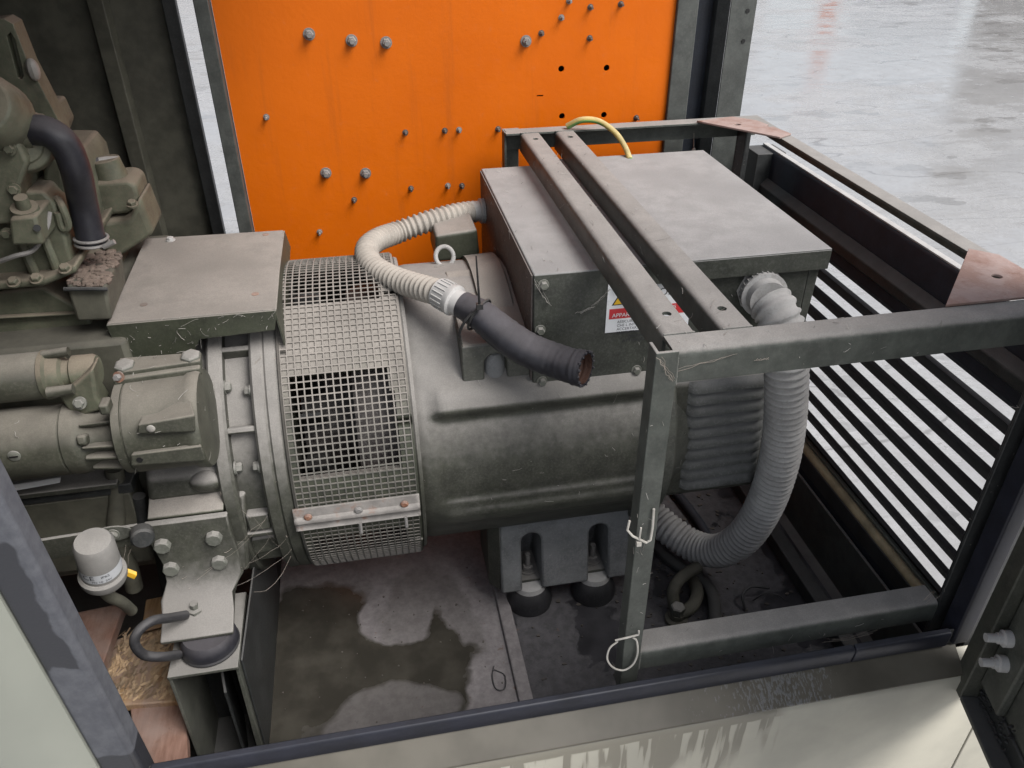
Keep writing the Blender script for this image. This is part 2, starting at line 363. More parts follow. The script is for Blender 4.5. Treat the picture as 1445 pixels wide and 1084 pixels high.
def ob(name, mb, m, parent=None, bevel=0., label=None, cat=None, group=None, kind=None, smooth=True, seg=2, ang=35):
    lo = V((min(p.x for p in mb.v), min(p.y for p in mb.v), min(p.z for p in mb.v))); hi = V((max(p.x for p in mb.v), max(p.y for p in mb.v), max(p.z for p in mb.v)))
    c = V(((lo.x+hi.x)/2, (lo.y+hi.y)/2, lo.z))
    me = mesh_of(mb, name, c, smooth, ang)
    ms = m if isinstance(m, (list, tuple)) else [m]
    for q in ms: me.materials.append(M[q])
    o = bpy.data.objects.new(name, me); COL.objects.link(o); o.location = c
    if parent: o.parent = parent; o.location = c - world_org(parent)
    if bevel:
        b = o.modifiers.new('bevel', 'BEVEL'); b.width = bevel; b.segments = seg; b.limit_method = 'ANGLE'; b.angle_limit = radians(40); b.harden_normals = False
    return tag(o, label, cat, group, kind)
def cut(o, mb):
    """cut real openings out of a part"""
    me = mesh_of(mb, 'cutter', V((0,0,0)), False); c = bpy.data.objects.new('cutter', me); COL.objects.link(c)
    b = o.modifiers.new('cut', 'BOOLEAN'); b.operation = 'DIFFERENCE'; b.object = c; b.solver = 'EXACT'
    if len(o.modifiers) > 1: o.modifiers.move(len(o.modifiers)-1, 0)
    rest = [(q.width, q.segments) for q in o.modifiers if q.type == 'BEVEL']
    for q in list(o.modifiers):
        if q.type == 'BEVEL': o.modifiers.remove(q)
    bpy.context.view_layer.update()
    dg = bpy.context.evaluated_depsgraph_get(); new = bpy.data.meshes.new_from_object(o.evaluated_get(dg))
    new.shade_smooth(); new.set_sharp_from_angle(angle=radians(35))
    o.modifiers.clear(); o.data = new; bpy.data.objects.remove(c)
    for w, sg in rest:
        b = o.modifiers.new('bevel', 'BEVEL'); b.width = w; b.segments = sg; b.limit_method = 'ANGLE'; b.angle_limit = radians(40)
def spline(pts, per=10):
    P = [V(p) for p in pts]; P = [P[0]*2-P[1]]+P+[P[-1]*2-P[-2]]; out = []
    for i in range(1, len(P)-2):
        a, b, c, d = P[i-1:i+3]
        for k in range(per):
            t = k/per; out.append(.5*((2*b)+(c-a)*t+(2*a-5*b+4*c-d)*t*t+(3*b-a-3*c+d)*t**3))
    out.append(P[-2]); return out
def resample(path, step):
    out = [path[0]]; acc = 0
    for a, b in zip(path, path[1:]):
        d = (b-a).length
        while acc + d >= step:
            t = (step-acc)/d; a = a+(b-a)*t; out.append(a.copy()); d = (b-a).length; acc = 0
        acc += d
    return out
def corrugated(path, r, pitch, depth, n=20):
    prof = [(0,-1),(.18,-.75),(.34,.55),(.5,1),(.66,.55),(.82,-.75)]
    p = resample(spline(path, 30), pitch/6); mb = MB(); mb.tube(p, [r+depth*prof[i % 6][1] for i in range(len(p))], n); return mb
AY, AZ = 1.65, .937
def cylp(x, deg, r, y0=AY, z0=AZ): return V((x, y0-r*cos(radians(deg)), z0+r*sin(radians(deg))))

# ------------------------------------------------------------------ ground and distance
ob('ground', MB().add([(-90,-60,0),(90,-60,0),(90,120,0),(-90,120,0)], [(0,1,2,3)]), 'ground', kind='structure')
M['bld'] = mat_building('grey_cladding', (.20, .185, .175)); M['bld2'] = mat_building('dark_cladding', (.09, .082, .075))
M['bld3'] = mat_building('pale_cladding', (.30, .30, .31)); M['bldo'] = mat_building('orange_shutter', (.5, .12, .04))

def far_block(az0, az1, dist, h, m):
    p = [V((sin(radians(a))*d_, cos(radians(a))*d_, 0)) for a, d_ in ((az0,dist),(az1,dist),(az1,dist+6),(az0,dist+6))]
    ob('building', MB().prism(p, (0,0,h)), m, kind='structure')
far_block(38.8, 42.2, 40, 13.5, 'bld2'); far_block(39.2, 62, 48, 11.0, 'bld'); far_block(30.3, 31.2, 38, 5.4, 'bldo'); far_block(-40, 27, 70, 11.5, 'bld3'); far_block(32, 38, 75, 9, 'bld3')

# ================================================================== generator canopy (frame, floor, sill, roof)
can = thing('generator_canopy', (.3, 1.6, 0), 'cream and dark green steel canopy frame, floor pan and stained sill around the generator', 'generator canopy')
YB = 2.25
# base floor
ob('floor_pan', MB().box((-.345, .93, .33), (.232, 2.24, .39)), 'floor', can, .002)
ob('floor_pan', MB().box((.262, .93, .325), (1.125, 2.24, .384)), 'floor2', can, .002)
ob('floor_rib', MB().box((.23, .93, .33), (.264, 2.24, .402)), 'floor', can, .004)
ob('base_skid', MB().box((-1.75, .92, .06), (1.24, 2.3, .32)), 'dark', can, .004)
sp = MB(); sp.prism([(1.128,.93,.33),(1.19,.93,.33),(1.19,.93,.52),(1.182,.93,.52),(1.182,.93,.345),(1.128,.93,.345)], (0,1.3,0)); ob('side_channel', sp, 'frame', can, .002)
ob('side_channel', MB().box((1.045, .95, .385), (1.085, 2.2, .43)), 'dark', can, .003)
# front sill
ob('sill_panel', MB().prism([(-.56,.852,.655),(-.56,.846,.645),(-.56,.846,.15),(-.56,.86,.15),(-.56,.86,.64),(-.56,.9,.676),(-.56,.895,.690)], (1.745,0,0)), 'sill', can, .004, label='rain streaked cream sill panel')
ob('sill_ledge', MB().hexa([(-.555,.8495,.6565),(1.10,.8495,.6565),(1.10,.900,.6935),(-.555,.900,.6935)], [(-.555,.848,.6615),(1.10,.848,.6615),(1.10,.899,.6985),(-.555,.899,.6985)]), 'ledge', can, .002)
ob('sill_panel', MB().prism([(1.188,.852,.655),(1.188,.846,.645),(1.188,.846,.15),(1.188,.86,.15),(1.188,.86,.64)], (.5,0,0)), 'sill', can, .002)
ob('sill_flange', MB().box((-.50,.902,.66), (1.11,.906,.737)), 'frame', can, .002)
sl = MB()
x = -.47
while x < 1.06:
    x1 = .862 if x < .8 else 1.076; sl.prism([(x,.893,.700),(x,.889,.738),(x,.892,.744),(x,.9045,.744),(x,.9015,.740),(x,.9015,.700)], (x1-x-.002,0,0)); x = x1
ob('sill_seal', sl, 'seal', can, .002)
# left jamb with its sealing strip
jm = MB(); arc = [(-.512-.085*sin(t), .955-.085*cos(t), .12) for t in [radians(a_) for a_ in (-8, 5, 18, 30, 42)]]
jm.prism([(-.512,.90,.12)]+[(x_-.012,y_,z_) for x_, y_, z_ in [(-.502,.882,.12),(-.516,.868,.12),(-.545,.852,.12),(-.60,.840,.12),(-.70,.836,.12),(-2.05,.836,.12),(-2.05,.885,.12),(-.52,.915,.12)]], (-.088,0,2.3)); ob('door_jamb', jm, 'cream', can, .012, seg=4)
ob('jamb_seal', MB().prism([(-.537,.894,.66),(-.532,.884,.66),(-.477,.882,.66),(-.471,.888,.66),(-.471,.925,.66),(-.537,.925,.66)], (-.066,0,1.7)), 'jambseal', can, .004)
# right jamb and its seal
ob('corner_post', MB().box((1.13,.905,.4),(1.19,.965,2.4)), 'dark', can, .003)
ob('jamb_seal', MB().box((1.088,.893,.70),(1.126,.935,2.4)), 'seal', can, .004)
# far side posts
ob('corner_post', MB().box((-.360,YB-.03,.4),(-.325,YB+.02,2.6)), 'frame', can, .002)
ob('corner_post', MB().box((0.883+.0,YB-.012,.4),(0.944,YB+.05,2.6)), 'frame', can, .003)
ob('corner_post', MB().prism([(1.066,2.30,.4),(1.143,2.30,.4),(1.143,2.305,.4),(1.143,2.37,.4),(1.138,2.37,.4),(1.138,2.305,.4),(1.066,2.305,.4)], (0,0,2.2)), 'frame', can, .001)
ob('corner_post', MB().prism([(1.038,2.33,.4),(1.064,2.30,.4),(1.066,2.37,.4),(1.038,2.37,.4)], (0,0,2.2)), 'dark', can, .001)
ob('rear_panel', MB().box((.955,2.36,.4),(1.04,2.37,2.6)), 'navy', can)
ob('rear_panel', MB().box((-.345,2.30,.4),(1.13,2.31,.95)), 'dark', can)
for z in (1.62, 1.70): ob('bolt_hole', MB().cyl((1.118,2.302,z),(1.118,2.298,z),.006,12), 'black', can)
ob('rear_panel', MB().box((-2.0,2.335,.3),(-.425,2.345,2.6)), 'rear', can)
ob('rear_panel', MB().prism([(-.448,2.30,.35),(-.415,2.30,.35),(-.415,2.33,.35),(-.448,2.33,.35)], (0,0,2.2)), 'dark', can, .003)
ob('wall_stiffener', MB().prism([(-.620,2.30,.35),(-.582,2.295,.35),(-.575,2.33,.35),(-.627,2.33,.35)], (0,0,2.2)), 'rear', can, .002)
ob('end_wall', MB().box((-2.0,.9,.1),(-1.98,2.34,2.6)), 'rear', can)
ob('roof_panel', MB().box((-2.0,.88,2.36),(.02,2.4,2.40)), 'dark', can, .004)
# end panel above the grille
ep = MB(); ep.prism([(1.222,.95,1.322),(1.238,.95,1.322),(1.238,.95,1.142),(1.215,.95,1.142),(1.205,.95,1.16),(1.215,.95,1.20),(1.218,.95,1.315)], (0,1.33,0)); ob('end_panel', ep, 'navy', can, .002)
ob('panel_fold', MB().prism([(1.192,.97,1.222),(1.214,.97,1.245),(1.2145,.97,1.18),(1.192,.97,1.198)], (0,1.27,0)), 'dark', can, .003)
ob('bright_gap_lip', MB().box((1.2225,.95,1.3225),(1.239,2.28,1.327)), 'plastic', can, .001)  # pale lip paints in the bright ground glimpsed under the cage rail
ob('end_panel', MB().box((1.17,2.20,.45),(1.262,2.29,1.318)), 'dark', can, .002)
ob('end_panel', MB().prism([(1.195,.965,.70),(1.262,.965,.70),(1.262,1.02,.70),(1.195,.99,.70)], (0,0,.66)), 'dark', can, .002)

# ------------------------------------------------------------------ louvre grille
gr = thing('louvre_grille', (1.23, 1.6, .6), 'black slatted louvre grille in the end wall, bright wet ground showing through the gaps', 'grille')
slat_me = None
for k in range(9):
    zc = .612+.0597*k
    if slat_me is None:
        w, t = .0245, .0016; a = radians(70); d = V((cos(a), 0, -sin(a))); nn = V((sin(a), 0, cos(a)))
        c = V((1.228, 1.62, zc)); mb = MB()
        q = [c-d*w+nn*t-V((.009,0,.002)), c-d*w+nn*t, c+d*w*.1+nn*t*2.2, c+d*w+nn*t, c+d*w-nn*t, c-d*w-nn*t, c-d*w-nn*t-V((.009,0,.002))]
        mb.prism([p+V((0,-.64,0)) for p in q], (0,1.28,0))
        s0 = ob('slat', mb, 'slat', gr); slat_me = s0.data; base = s0.location.copy()
    else:
        s1 = bpy.data.objects.new('slat', slat_me); COL.objects.link(s1); s1.parent = gr; s1.location = base+V((random.gauss(0,.0006),0,.0597*k+random.gauss(0,.0008))); s1.rotation_euler.x = random.gauss(0,.0012)
ob('lower_panel', MB().box((1.194,.96,.32),(1.20,2.26,.535)), 'navy', gr)
ob('bottom_rail', MB().box((1.192,.96,.5355),(1.2215,2.26,.586)), 'dark', gr, .003)
M['tan'] = paint('tan_edge_paint', (.46, .38, .22), dust=.2, side=.2)
ob('rail_lip', MB().tube([(1.206,.98,.590),(1.206,2.24,.590)], .0125, 12), 'tan', gr)
ob('rail_lip', MB().box((1.222,.98,.585),(1.234,2.24,.600)), 'cream', gr, .002)

# ------------------------------------------------------------------ orange panel
opn = thing('orange_panel', (.28, YB, .5), 'bright orange steel panel dotted with bolts behind the alternator', 'panel')
pl = ob('panel_sheet', MB().box((-.322,YB,.5),(.888,YB+.006,2.6)), 'orange', opn)
cm = MB()
for p in ((0.567, 2.25, 1.577), (0.697, 2.25, 1.574), (0.573, 2.25, 1.449), (0.697, 2.25, 1.446)): cm.cyl((p[0],YB-.02,p[2]),(p[0],YB+.03,p[2]),.0085,14)
sc = (0.508, 2.25, 1.508); cm.box((sc[0]-.009,YB-.02,sc[2]-.002),(sc[0]+.009,YB+.03,sc[2]+.002))
cut(pl, cm)
ob('hole_dark_backing', MB().box((-.31,YB+.05,.5),(.88,YB+.06,2.55)), 'black', opn)  # black sheet added behind the panel so its holes look dark
big = [(-0.098, 2.25, 1.689), (0.007, 2.25, 1.67), (0.095, 2.25, 1.662), (0.467, 2.25, 1.652), (-0.102, 2.25, 1.329), (0.007, 2.25, 1.321)]
small = [(0.563, 2.25, 1.707), (0.642, 2.25, 1.73), (0.726, 2.25, 1.735), (0.583, 2.25, 1.747), (0.509, 2.25, 1.67), (0.644, 2.25, 1.653), (-0.237, 2.25, 1.489), (0.127, 2.25, 1.428), (0.237, 2.25, 1.427), (0.277, 2.25, 1.427), (0.388, 2.25, 1.423), (0.131, 2.25, 1.268), (0.238, 2.25, 1.269), (0.279, 2.25, 1.266), (-0.033, 2.25, 1.246), (-0.142, 2.25, 1.157), (0.795, 2.25, 1.433)]
for p in big:
    ob('bolt', MB().bolt((p[0],YB,p[2]), (0,-1,0), .0112, .012, shank=.012), 'zinc', opn)
for i, p in enumerate(small):
    ob('bolt', MB().bolt((p[0],YB,p[2]), (0,-1,0), .0060, .007, shank=.016), 'darkbolt' if i % 3 else 'zinc', opn)

# ------------------------------------------------------------------ guard cage of angle bars
cg = thing('guard_cage', (.77, 1.55, .39), 'dusty grey green angle bar cage with rusty corner gussets around the terminal box', 'guard cage')
ZT, T = 1.446, .006
fr = MB()
def angle_y(mb, x, y0, y1, zt, w, h, side):      # bar along y: top flange and one hanging flange
    xa, xb = (x, x+w)
    mb.box((xa,y0,zt-T),(xb,y1,zt)); xs = xa if side < 0 else xb-T
    mb.box((xs,y0,zt-h),(xs+T,y1,zt-T*.9)); return mb
def lbar(pts2, a, b):                            # cross-section extruded from a to b along one axis
    return MB().prism([V(p) for p in pts2], V(b)-V(a))
def front_rail(x0, x1, y, zt, w, h, r=.012):
    o = [(x0,y,zt-h),(x0,y,zt-r)]+[(x0,y+r-r*cos(t),zt-r+r*sin(t)) for t in (radians(22),radians(45),radians(68))]+[(x0,y+r,zt),(x0,y+w,zt),(x0,y+w,zt-T),(x0,y+T+.004,zt-T),(x0,y+T,zt-T-.004),(x0,y+T,zt-h)]
    return MB().prism(o, (x1-x0,0,0))
def cross_bar(x, y0, y1, zt, w, h, r=.011):
    o = [(x,y0,zt-h),(x,y0,zt-r)]+[(x+r-r*cos(t),y0,zt-r+r*sin(t)) for t in (radians(22),radians(45),radians(68))]+[(x+r,y0,zt),(x+w,y0,zt),(x+w,y0,zt-T),(x+T+.004,y0,zt-T),(x+T,y0,zt-T-.004),(x+T,y0,zt-h)]
    return MB().prism(o, (0,y1-y0,0))
ob('front_rail', front_rail(.424, 1.135, .95, ZT, .048, .056), 'cage', cg, ang=50)
ob('lower_rail', front_rail(.424, 1.078, .95, .766, .05, .052), 'cage', cg, ang=50)
ob('rear_rail', MB().prism([(.386,2.16,ZT),(.386,2.16,ZT-.055),(.386,2.154,ZT-.055),(.386,2.154,ZT-T),(.386,2.115,ZT-T),(.386,2.115,ZT)], (.74,0,0)), 'cage', cg, .001)
b1 = ob('cross_bar', cross_bar(.424, .9985, 2.1145, ZT, .050, .047), 'cage', cg, ang=50)
b2 = ob('cross_bar', cross_bar(.520, .9985, 2.1145, ZT, .050, .047), 'cage', cg, ang=50)
hm = MB(); [hm.cyl((x,y,ZT-.03),(x,y,ZT+.02),.0078,12) for x, y in ((.454,2.055),(.454,1.065))]; cut(b1, hm)
hm = MB(); [hm.cyl((x,y,ZT-.03),(x,y,ZT+.02),.0078,12) for x, y in ((.548,2.055),(.548,1.065))]; cut(b2, hm)
sr = MB(); sr.prism([(1.118,.9985,ZT),(1.118,.9985,ZT-.055),(1.124,.9985,ZT-.055),(1.124,.9985,ZT-T),(1.124,.9985,ZT)], (0,1.116,0))
ob('side_rail', MB().prism([(1.085,.9985,ZT),(1.124,.9985,ZT),(1.124,.9985,ZT-.036),(1.118,.9985,ZT-.036),(1.118,.9985,ZT-T),(1.085,.9985,ZT-T)], (0,1.116,0)), 'cage', cg, .001)
post = MB(); post.prism([(.394,.945,.66),(.430,.945,.66),(.430,.951,.66),(.400,.951,.66),(.400,.98,.66),(.394,.98,.66)], (0,0,.789)); ob('corner_leg', post, 'cage', cg, .0015)
ob('corner_leg', MB().box((.402,.953,.385),(.428,.985,.70)), 'dark', cg, .002)
ob('corner_leg', MB().prism([(1.080,.952,.40),(1.118,.952,.40),(1.118,.99,.40),(1.112,.99,.40),(1.112,.958,.40),(1.080,.958,.40)], (0,0,1.038)), 'dark', cg, .0015)
ob('corner_leg', MB().prism([(.384,2.168,.39),(.430,2.168,.39),(.430,2.162,.39),(.390,2.162,.39),(.390,2.13,.39),(.384,2.13,.39)], (0,0,1.056)), 'cage', cg, .001)
ob('corner_leg', MB().box((1.07,2.10,.39),(1.076,2.15,1.438)).box((1.07,2.15,.39),(1.112,2.156,1.438)), 'dark', cg, .001)
wb = MB()
for a, b_ in (((.428,.9475,1.442),(.430,.9475,1.388)), ((.430,.9482,.768),(.430,.9482,.716)), ((.426,1.0,1.4465),(.474,1.0,1.4465)), ((.522,1.0,1.4465),(.569,1.0,1.4465)), ((.426,2.113,1.4465),(.474,2.113,1.4465)), ((.522,2.113,1.4465),(.569,2.113,1.4465)), ((1.088,.999,1.4465),(1.121,.999,1.4465))):
    a, b_ = V(a), V(b_); n_ = 26
    for k in range(n_): wb.sphere(a+(b_-a)*((k+.5)/n_), random.uniform(.0022,.003), 6, 4, (1.3,1,.7))
ob('weld_bead', wb, 'cage', cg, kind='stuff')
gu = ob('gusset', MB().prism([(1.086,1.19,ZT+.001),(.902,.997,ZT+.001),(1.122,.997,ZT+.001),(1.122,1.155,ZT+.001)], (0,0,.005)), 'rusty', cg, .001, label='large rusty pink corner gusset')
cut(gu, MB().cyl((1.055,1.075,ZT-.02),(1.055,1.075,ZT+.03),.009,14))
gu = ob('gusset', MB().prism([(.925,2.118,ZT+.001),(1.078,1.925,ZT+.001),(1.122,1.95,ZT+.001),(1.09,2.09,ZT+.001),(1.04,2.14,ZT+.001)], (0,0,.005)), 'rusty', cg, .001, label='rusty orange corner gusset')
cut(gu, MB().cyl((1.02,2.06,ZT-.02),(1.02,2.06,ZT+.03),.009,14).cyl((1.1,2.03,ZT-.02),(1.1,2.03,ZT+.03),.009,14))

# ------------------------------------------------------------------ terminal box
tb = thing('terminal_box', (.6, 1.69, 1.12), 'dusty olive steel terminal box on top of the alternator under the cage bars', 'terminal box')
ob('box_body', MB().box((.302,1.366,1.12),(.884,2.02,1.388)), 'box', tb, .003)
ob('box_side', MB().box((.2985,1.372,1.13),(.3015,2.015,1.384)), 'boxl', tb)
ob('box_lid', MB().box((.466,1.352,1.3935),(.916,2.03,1.397)).box((.466,1.3515,1.352),(.916,1.355,1.3945)).box((.9125,1.355,1.352),(.916,2.03,1.3945)).box((.466,1.355,1.384),(.469,2.03,1.3945)), 'box', tb, .0015)
# sloping right-hand side of the box
ob('box_skirt', MB().hexa([(.884,1.3665,1.13),(.898,1.3665,1.13),(.898,2.02,1.13),(.884,2.02,1.13)], [(.8845,1.3665,1.387),(.908,1.3665,1.387),(.908,2.02,1.387),(.8845,2.02,1.387)]), 'box', tb, .001)
for p in ((0.321, 1.366, 1.366), (0.316, 1.366, 1.266), (0.322, 1.366, 1.143), (0.528, 1.366, 1.146)): ob('bolt', MB().bolt((p[0],1.366,p[2]), (0,-1,0), .0085, .009), 'boltgrey', tb)
LX0, LX1, LZ0, LZ1 = 0.452, 0.631, 1.245, 1.354
lab = ob('warning_label', MB().box((LX0,1.3642,LZ0),(LX1,1.3658,LZ1)), 'paper', tb, label='white warning label with yellow triangle and red band')
def text(body, x, z, size, m, parent, y=1.3638, align='LEFT', name='lettering'):
    c = bpy.data.curves.new('t', 'FONT'); c.body = body; c.size = size; c.align_x = align; t = bpy.data.objects.new('t', c); COL.objects.link(t)
    bpy.context.view_layer.update(); me = bpy.data.meshes.new_from_object(t.evaluated_get(bpy.context.evaluated_depsgraph_get())); bpy.data.objects.remove(t)
    me.materials.append(M[m]); o = bpy.data.objects.new(name, me); COL.objects.link(o); o.parent = parent
    o.rotation_euler = (radians(90), 0, 0); o.location = V((x, y, z))-world_org(parent); return o
LW, LH = LX1-LX0, LZ1-LZ0
tri = MB().prism([(LX0+.010,1.3642,LZ1-.047),(LX0+.046,1.3642,LZ1-.047),(LX0+.028,1.3642,LZ1-.016)], (0,-.0004,0)); ob('triangle_edge', tri, 'ink', lab)
ob('triangle', MB().prism([(LX0+.014,1.3638,LZ1-.0448),(LX0+.042,1.3638,LZ1-.0448),(LX0+.028,1.3638,LZ1-.0205)], (0,-.0004,0)), 'amber', lab)
ob('red_band', MB().box((LX0+.006,1.3638,LZ1-.078),(LX1-.008,1.3643,LZ1-.055)), 'red', lab)
text('OND', LX0+.107, LZ1-.034, .024, 'ink', lab)
text('APPARECCHI', LX0+.012, LZ1-.074, .0125, 'paper', lab, 1.3632)
text('SU TENS', LX0+.108, LZ1-.0655, .0105, 'paper', lab, 1.3632)
for k, s_ in enumerate(('ASSICURARSI', 'CHE L INTERR', 'ACCERTARSI', 'PRESENTE IN')): text(s_, LX0+.024, LZ1-.0885-.0085*k, .0085, 'ink', lab)
text('BADARE', LX0+.050, LZ1-.1245, .010, 'ink', lab); text('ATTUAZIONE', LX0+.038, LZ1-.1345, .010, 'ink', lab)

# ================================================================== alternator
alt = thing('alternator', (.2, AY, .40), 'large dusty olive alternator with a wire mesh guard ring in the middle', 'alternator')
def sm(a, b, t): t = max(0, min(1, (t-a)/(b-a))); return t*t*(3-2*t)
def body_r(x, d):
    r = .3345
    inx = sm(.085,.105,x)
    # raised shoulder above, sunk belly, raised rib below
    r += .019*inx*sm(26,29,d)*(1-sm(33,42,d))
    r -= .008*inx*(1-sm(.55,.57,x))*sm(-12,-8,d)*(1-sm(24,28,d))
    r += .010*sm(.07,.12,x)*sm(-27,-21,d)*(1-sm(-17,-12,d))
    r -= .004*(1-sm(.056,.066,x))
    return r
xs = [.052,.056,.0565]+[.06+.0125*i for i in range(42)]
ds = [-100+2*i for i in range(31)]+[-38+1*i for i in range(88)]+[50+3*i for i in range(30)]+[140+5*i for i in range(25)]
ds = [d for d in ds if d <= 260]
ob('stator_frame', MB().grid(lambda x, d: cylp(x, d, body_r(x, d)), xs, ds), 'olive', alt, ang=60)
ob('frame_flange', MB().lathe((.045,AY,AZ),(1,0,0),[(0,.30),(0,.352),(.004,.355),(.011,.352),(.011,.30)],120), 'olive', alt)
ob('end_bell', MB().lathe((.572,AY,AZ),(1,0,0),[(0,.335),(0,.350),(.004,.354),(.036,.354),(.042,.348),(.046,.32),(.12,.29)],96), 'olive_clean', alt)
# square rear housing with pressed louvres
ob('rear_housing', MB().box((.60,1.355,.775),(.86,1.95,1.115)), 'olive', alt, .02, seg=4)
for k in range(10):
    z = 1.093-.0305*k; x0, x1 = .648+.0012*k, .842+.001*k
    g_ = MB(); ns = 14
    def lv(u, w, z=z, x0=x0, x1=x1):
        e = min(1, min(u, 1-u)/.10); e = sqrt(max(0, 1-(1-e)**2)); h = .0135*e
        yo = h*sin(pi/2*min(1, w/.8)) if w < .99 else 0
        return (x0+(x1-x0)*u, 1.3545-yo, z+.014-.0265*min(1,w/.9) - (.0 if w < .99 else -.001))
    g_.grid(lv, [i/ns for i in range(ns+1)], [j/8 for j in range(9)]); ob('louvre', g_, 'louvre', alt, ang=80)
# slotted ring under the guard, windows open to the rotor
rx = [-.205,-.19,-.15,-.08,-.02,.006,.016,.045]
rd = [-100+2*i for i in range(130)]
def solid(x, d):
    if -.19 < x < .016-.010*(1 if d > 38 else 0):
        for a, b_ in ((11,46.6),(72,128),(-46,-13.5)):
            if a < d < b_: return False
    return True
rg_ = MB()
for i in range(len(rx)-1):
    for d in rd:
        if solid((rx[i]+rx[i+1])/2, d+1):
            a, b_ = rx[i], rx[i+1]; R0 = .3630
            rg_.hexa([cylp(a,d,R0-.02),cylp(b_,d,R0-.02),cylp(b_,d+2,R0-.02),cylp(a,d+2,R0-.02)], [cylp(a,d,R0),cylp(b_,d,R0),cylp(b_,d+2,R0),cylp(a,d+2,R0)])
ob('intake_ring', rg_, 'cover', alt, ang=50)
ob('rotor_core', MB().lathe((-.19,AY,AZ),(1,0,0),[(0,.16),(.12,.16),(.12,.285),(.155,.30),(.23,.30)],48), 'rotor', alt)
fanb = MB()
for k in range(16):
    a = 360/16*k; p = [cylp(-.185,a,.15),cylp(-.185,a+9,.29),cylp(-.185,a+11,.29),cylp(-.185,a+3,.15)]; fanb.prism(p, (.05,0,0))
ob('fan', fanb, 'black', alt)
# perforated guard sheet: every hole is open
gm = MB(); NC = 17; X0, X1 = -.203, .041; px_ = (X1-X0)/NC; dp = math.degrees(px_/.366); RG = .366
nrow = int(205/dp); D0 = -62; bw = .096
for i in range(NC):
    for j in range(nrow):
        xa, xb = X0+px_*i, X0+px_*(i+1); da, db = D0+dp*j, D0+dp*(j+1); ix, iy = px_*bw, dp*bw
        for R_, inv in ((RG, False), (RG-.0016, True)):
            o = [cylp(xa,da,R_),cylp(xb,da,R_),cylp(xb,db,R_),cylp(xa,db,R_)]; q = [cylp(xa+ix,da+iy,R_),cylp(xb-ix,da+iy,R_),cylp(xb-ix,db-iy,R_),cylp(xa+ix,db-iy,R_)]
            fs = [(0,1,5,4),(1,2,6,5),(2,3,7,6),(3,0,4,7)]
            gm.add(o+q, [f_[::-1] for f_ in fs] if inv else fs)
        qa = [cylp(xa+ix,da+iy,RG),cylp(xb-ix,da+iy,RG),cylp(xb-ix,db-iy,RG),cylp(xa+ix,db-iy,RG)]; qb = [cylp(xa+ix,da+iy,RG-.0016),cylp(xb-ix,da+iy,RG-.0016),cylp(xb-ix,db-iy,RG-.0016),cylp(xa+ix,db-iy,RG-.0016)]
        gm.add(qa+qb, [(0,1,5,4),(1,2,6,5),(2,3,7,6),(3,0,4,7)])
gme = bpy.data.meshes.new('mesh_guard'); gme.from_pydata([tuple(p-V((-.081,AY,.57))) for p in gm.v], [], gm.f); gme.materials.append(M['guard'])
go = bpy.data.objects.new('mesh_guard', gme); COL.objects.link(go); go.parent = alt; go.location = V((-.081,AY,.57))-alt.location
# closing strap of the guard
st = MB(); prof = [(2.2,.366),(2.0,.370),(-1.2,.371),(-1.6,.375),(-2.2,.377),(-3.2,.377),(-3.8,.372),(-5.6,.371),(-6.4,.375),(-7.0,.369)]
st.grid(lambda x, k: cylp(x, prof[k][0], prof[k][1]), [-.214,-.206,-.1,0,.036,.044], list(range(len(prof))))
so = ob('guard_strap', st, 'strap', alt, ang=50); so.modifiers.new('solid', 'SOLIDIFY').thickness = .0025
for k, x in enumerate((-.185, -.083, .012)):
    p = cylp(x, -1.0+.2*k, .372); nrm = (p-V((x,AY,AZ))).normalized()
    ob('screw', MB().lathe(p, nrm, [(0,.0085),(.003,.0085),(.0055,.005)], 14), 'rustbolt' if k != 1 else 'zinc', so)
    if k: ob('screw', MB().cyl(cylp(x,-6,.377), cylp(x,-6,.377)+V((0,-.004,-.024)), .0036, 8), 'zinc', so)
# mounting foot with two slotted pockets
ft = ob('mounting_foot', MB().hexa([(.238,1.412,.466),(.578,1.412,.466),(.578,1.60,.466),(.238,1.60,.466)], [(.238,1.447,.705),(.578,1.447,.705),(.578,1.60,.705),(.238,1.60,.705)]), 'footgrey', alt, .006)
def slot(x, w, z0, z1, y0, y1):
    pts = [(x-w,y0,z0),(x+w,y0,z0)]+[(x+w*cos(t),y0,z1+w*sin(t)) for t in [pi*i/12 for i in range(13)]]
    return MB().prism(pts, (0,y1-y0,0))
cm = slot(.319,.026,.40,.615,1.36,1.545); c2 = slot(.496,.026,.40,.615,1.36,1.545); cm.add(c2.v, c2.f); cut(ft, cm)
for x in (.319,.496): ob('foot_floor', MB().box((x-.031,1.440,.468),(x+.031,1.55,.476)), 'olive_clean', alt)
ob('foot_rib', MB().hexa([(.212,1.45,.47),(.2375,1.425,.466),(.2375,1.60,.466),(.212,1.60,.47)], [(.212,1.47,.70),(.2375,1.425,.70),(.2375,1.60,.70),(.212,1.60,.70)]), 'olive', alt, .003)
for x in (.319,.496):
    b_ = ob('stud', MB().lathe((x,1.475,.476),(0,0,1),[(0,.0215),(.004,.0215),(.004,.015),(.006,.015)],20).lathe((x,1.475,.482),(0,0,1),[(0,.0145),(.012,.0145),(.014,.012)],6).cyl((x,1.475,.49),(x,1.475,.535),.0072,12), 'zinc', alt)
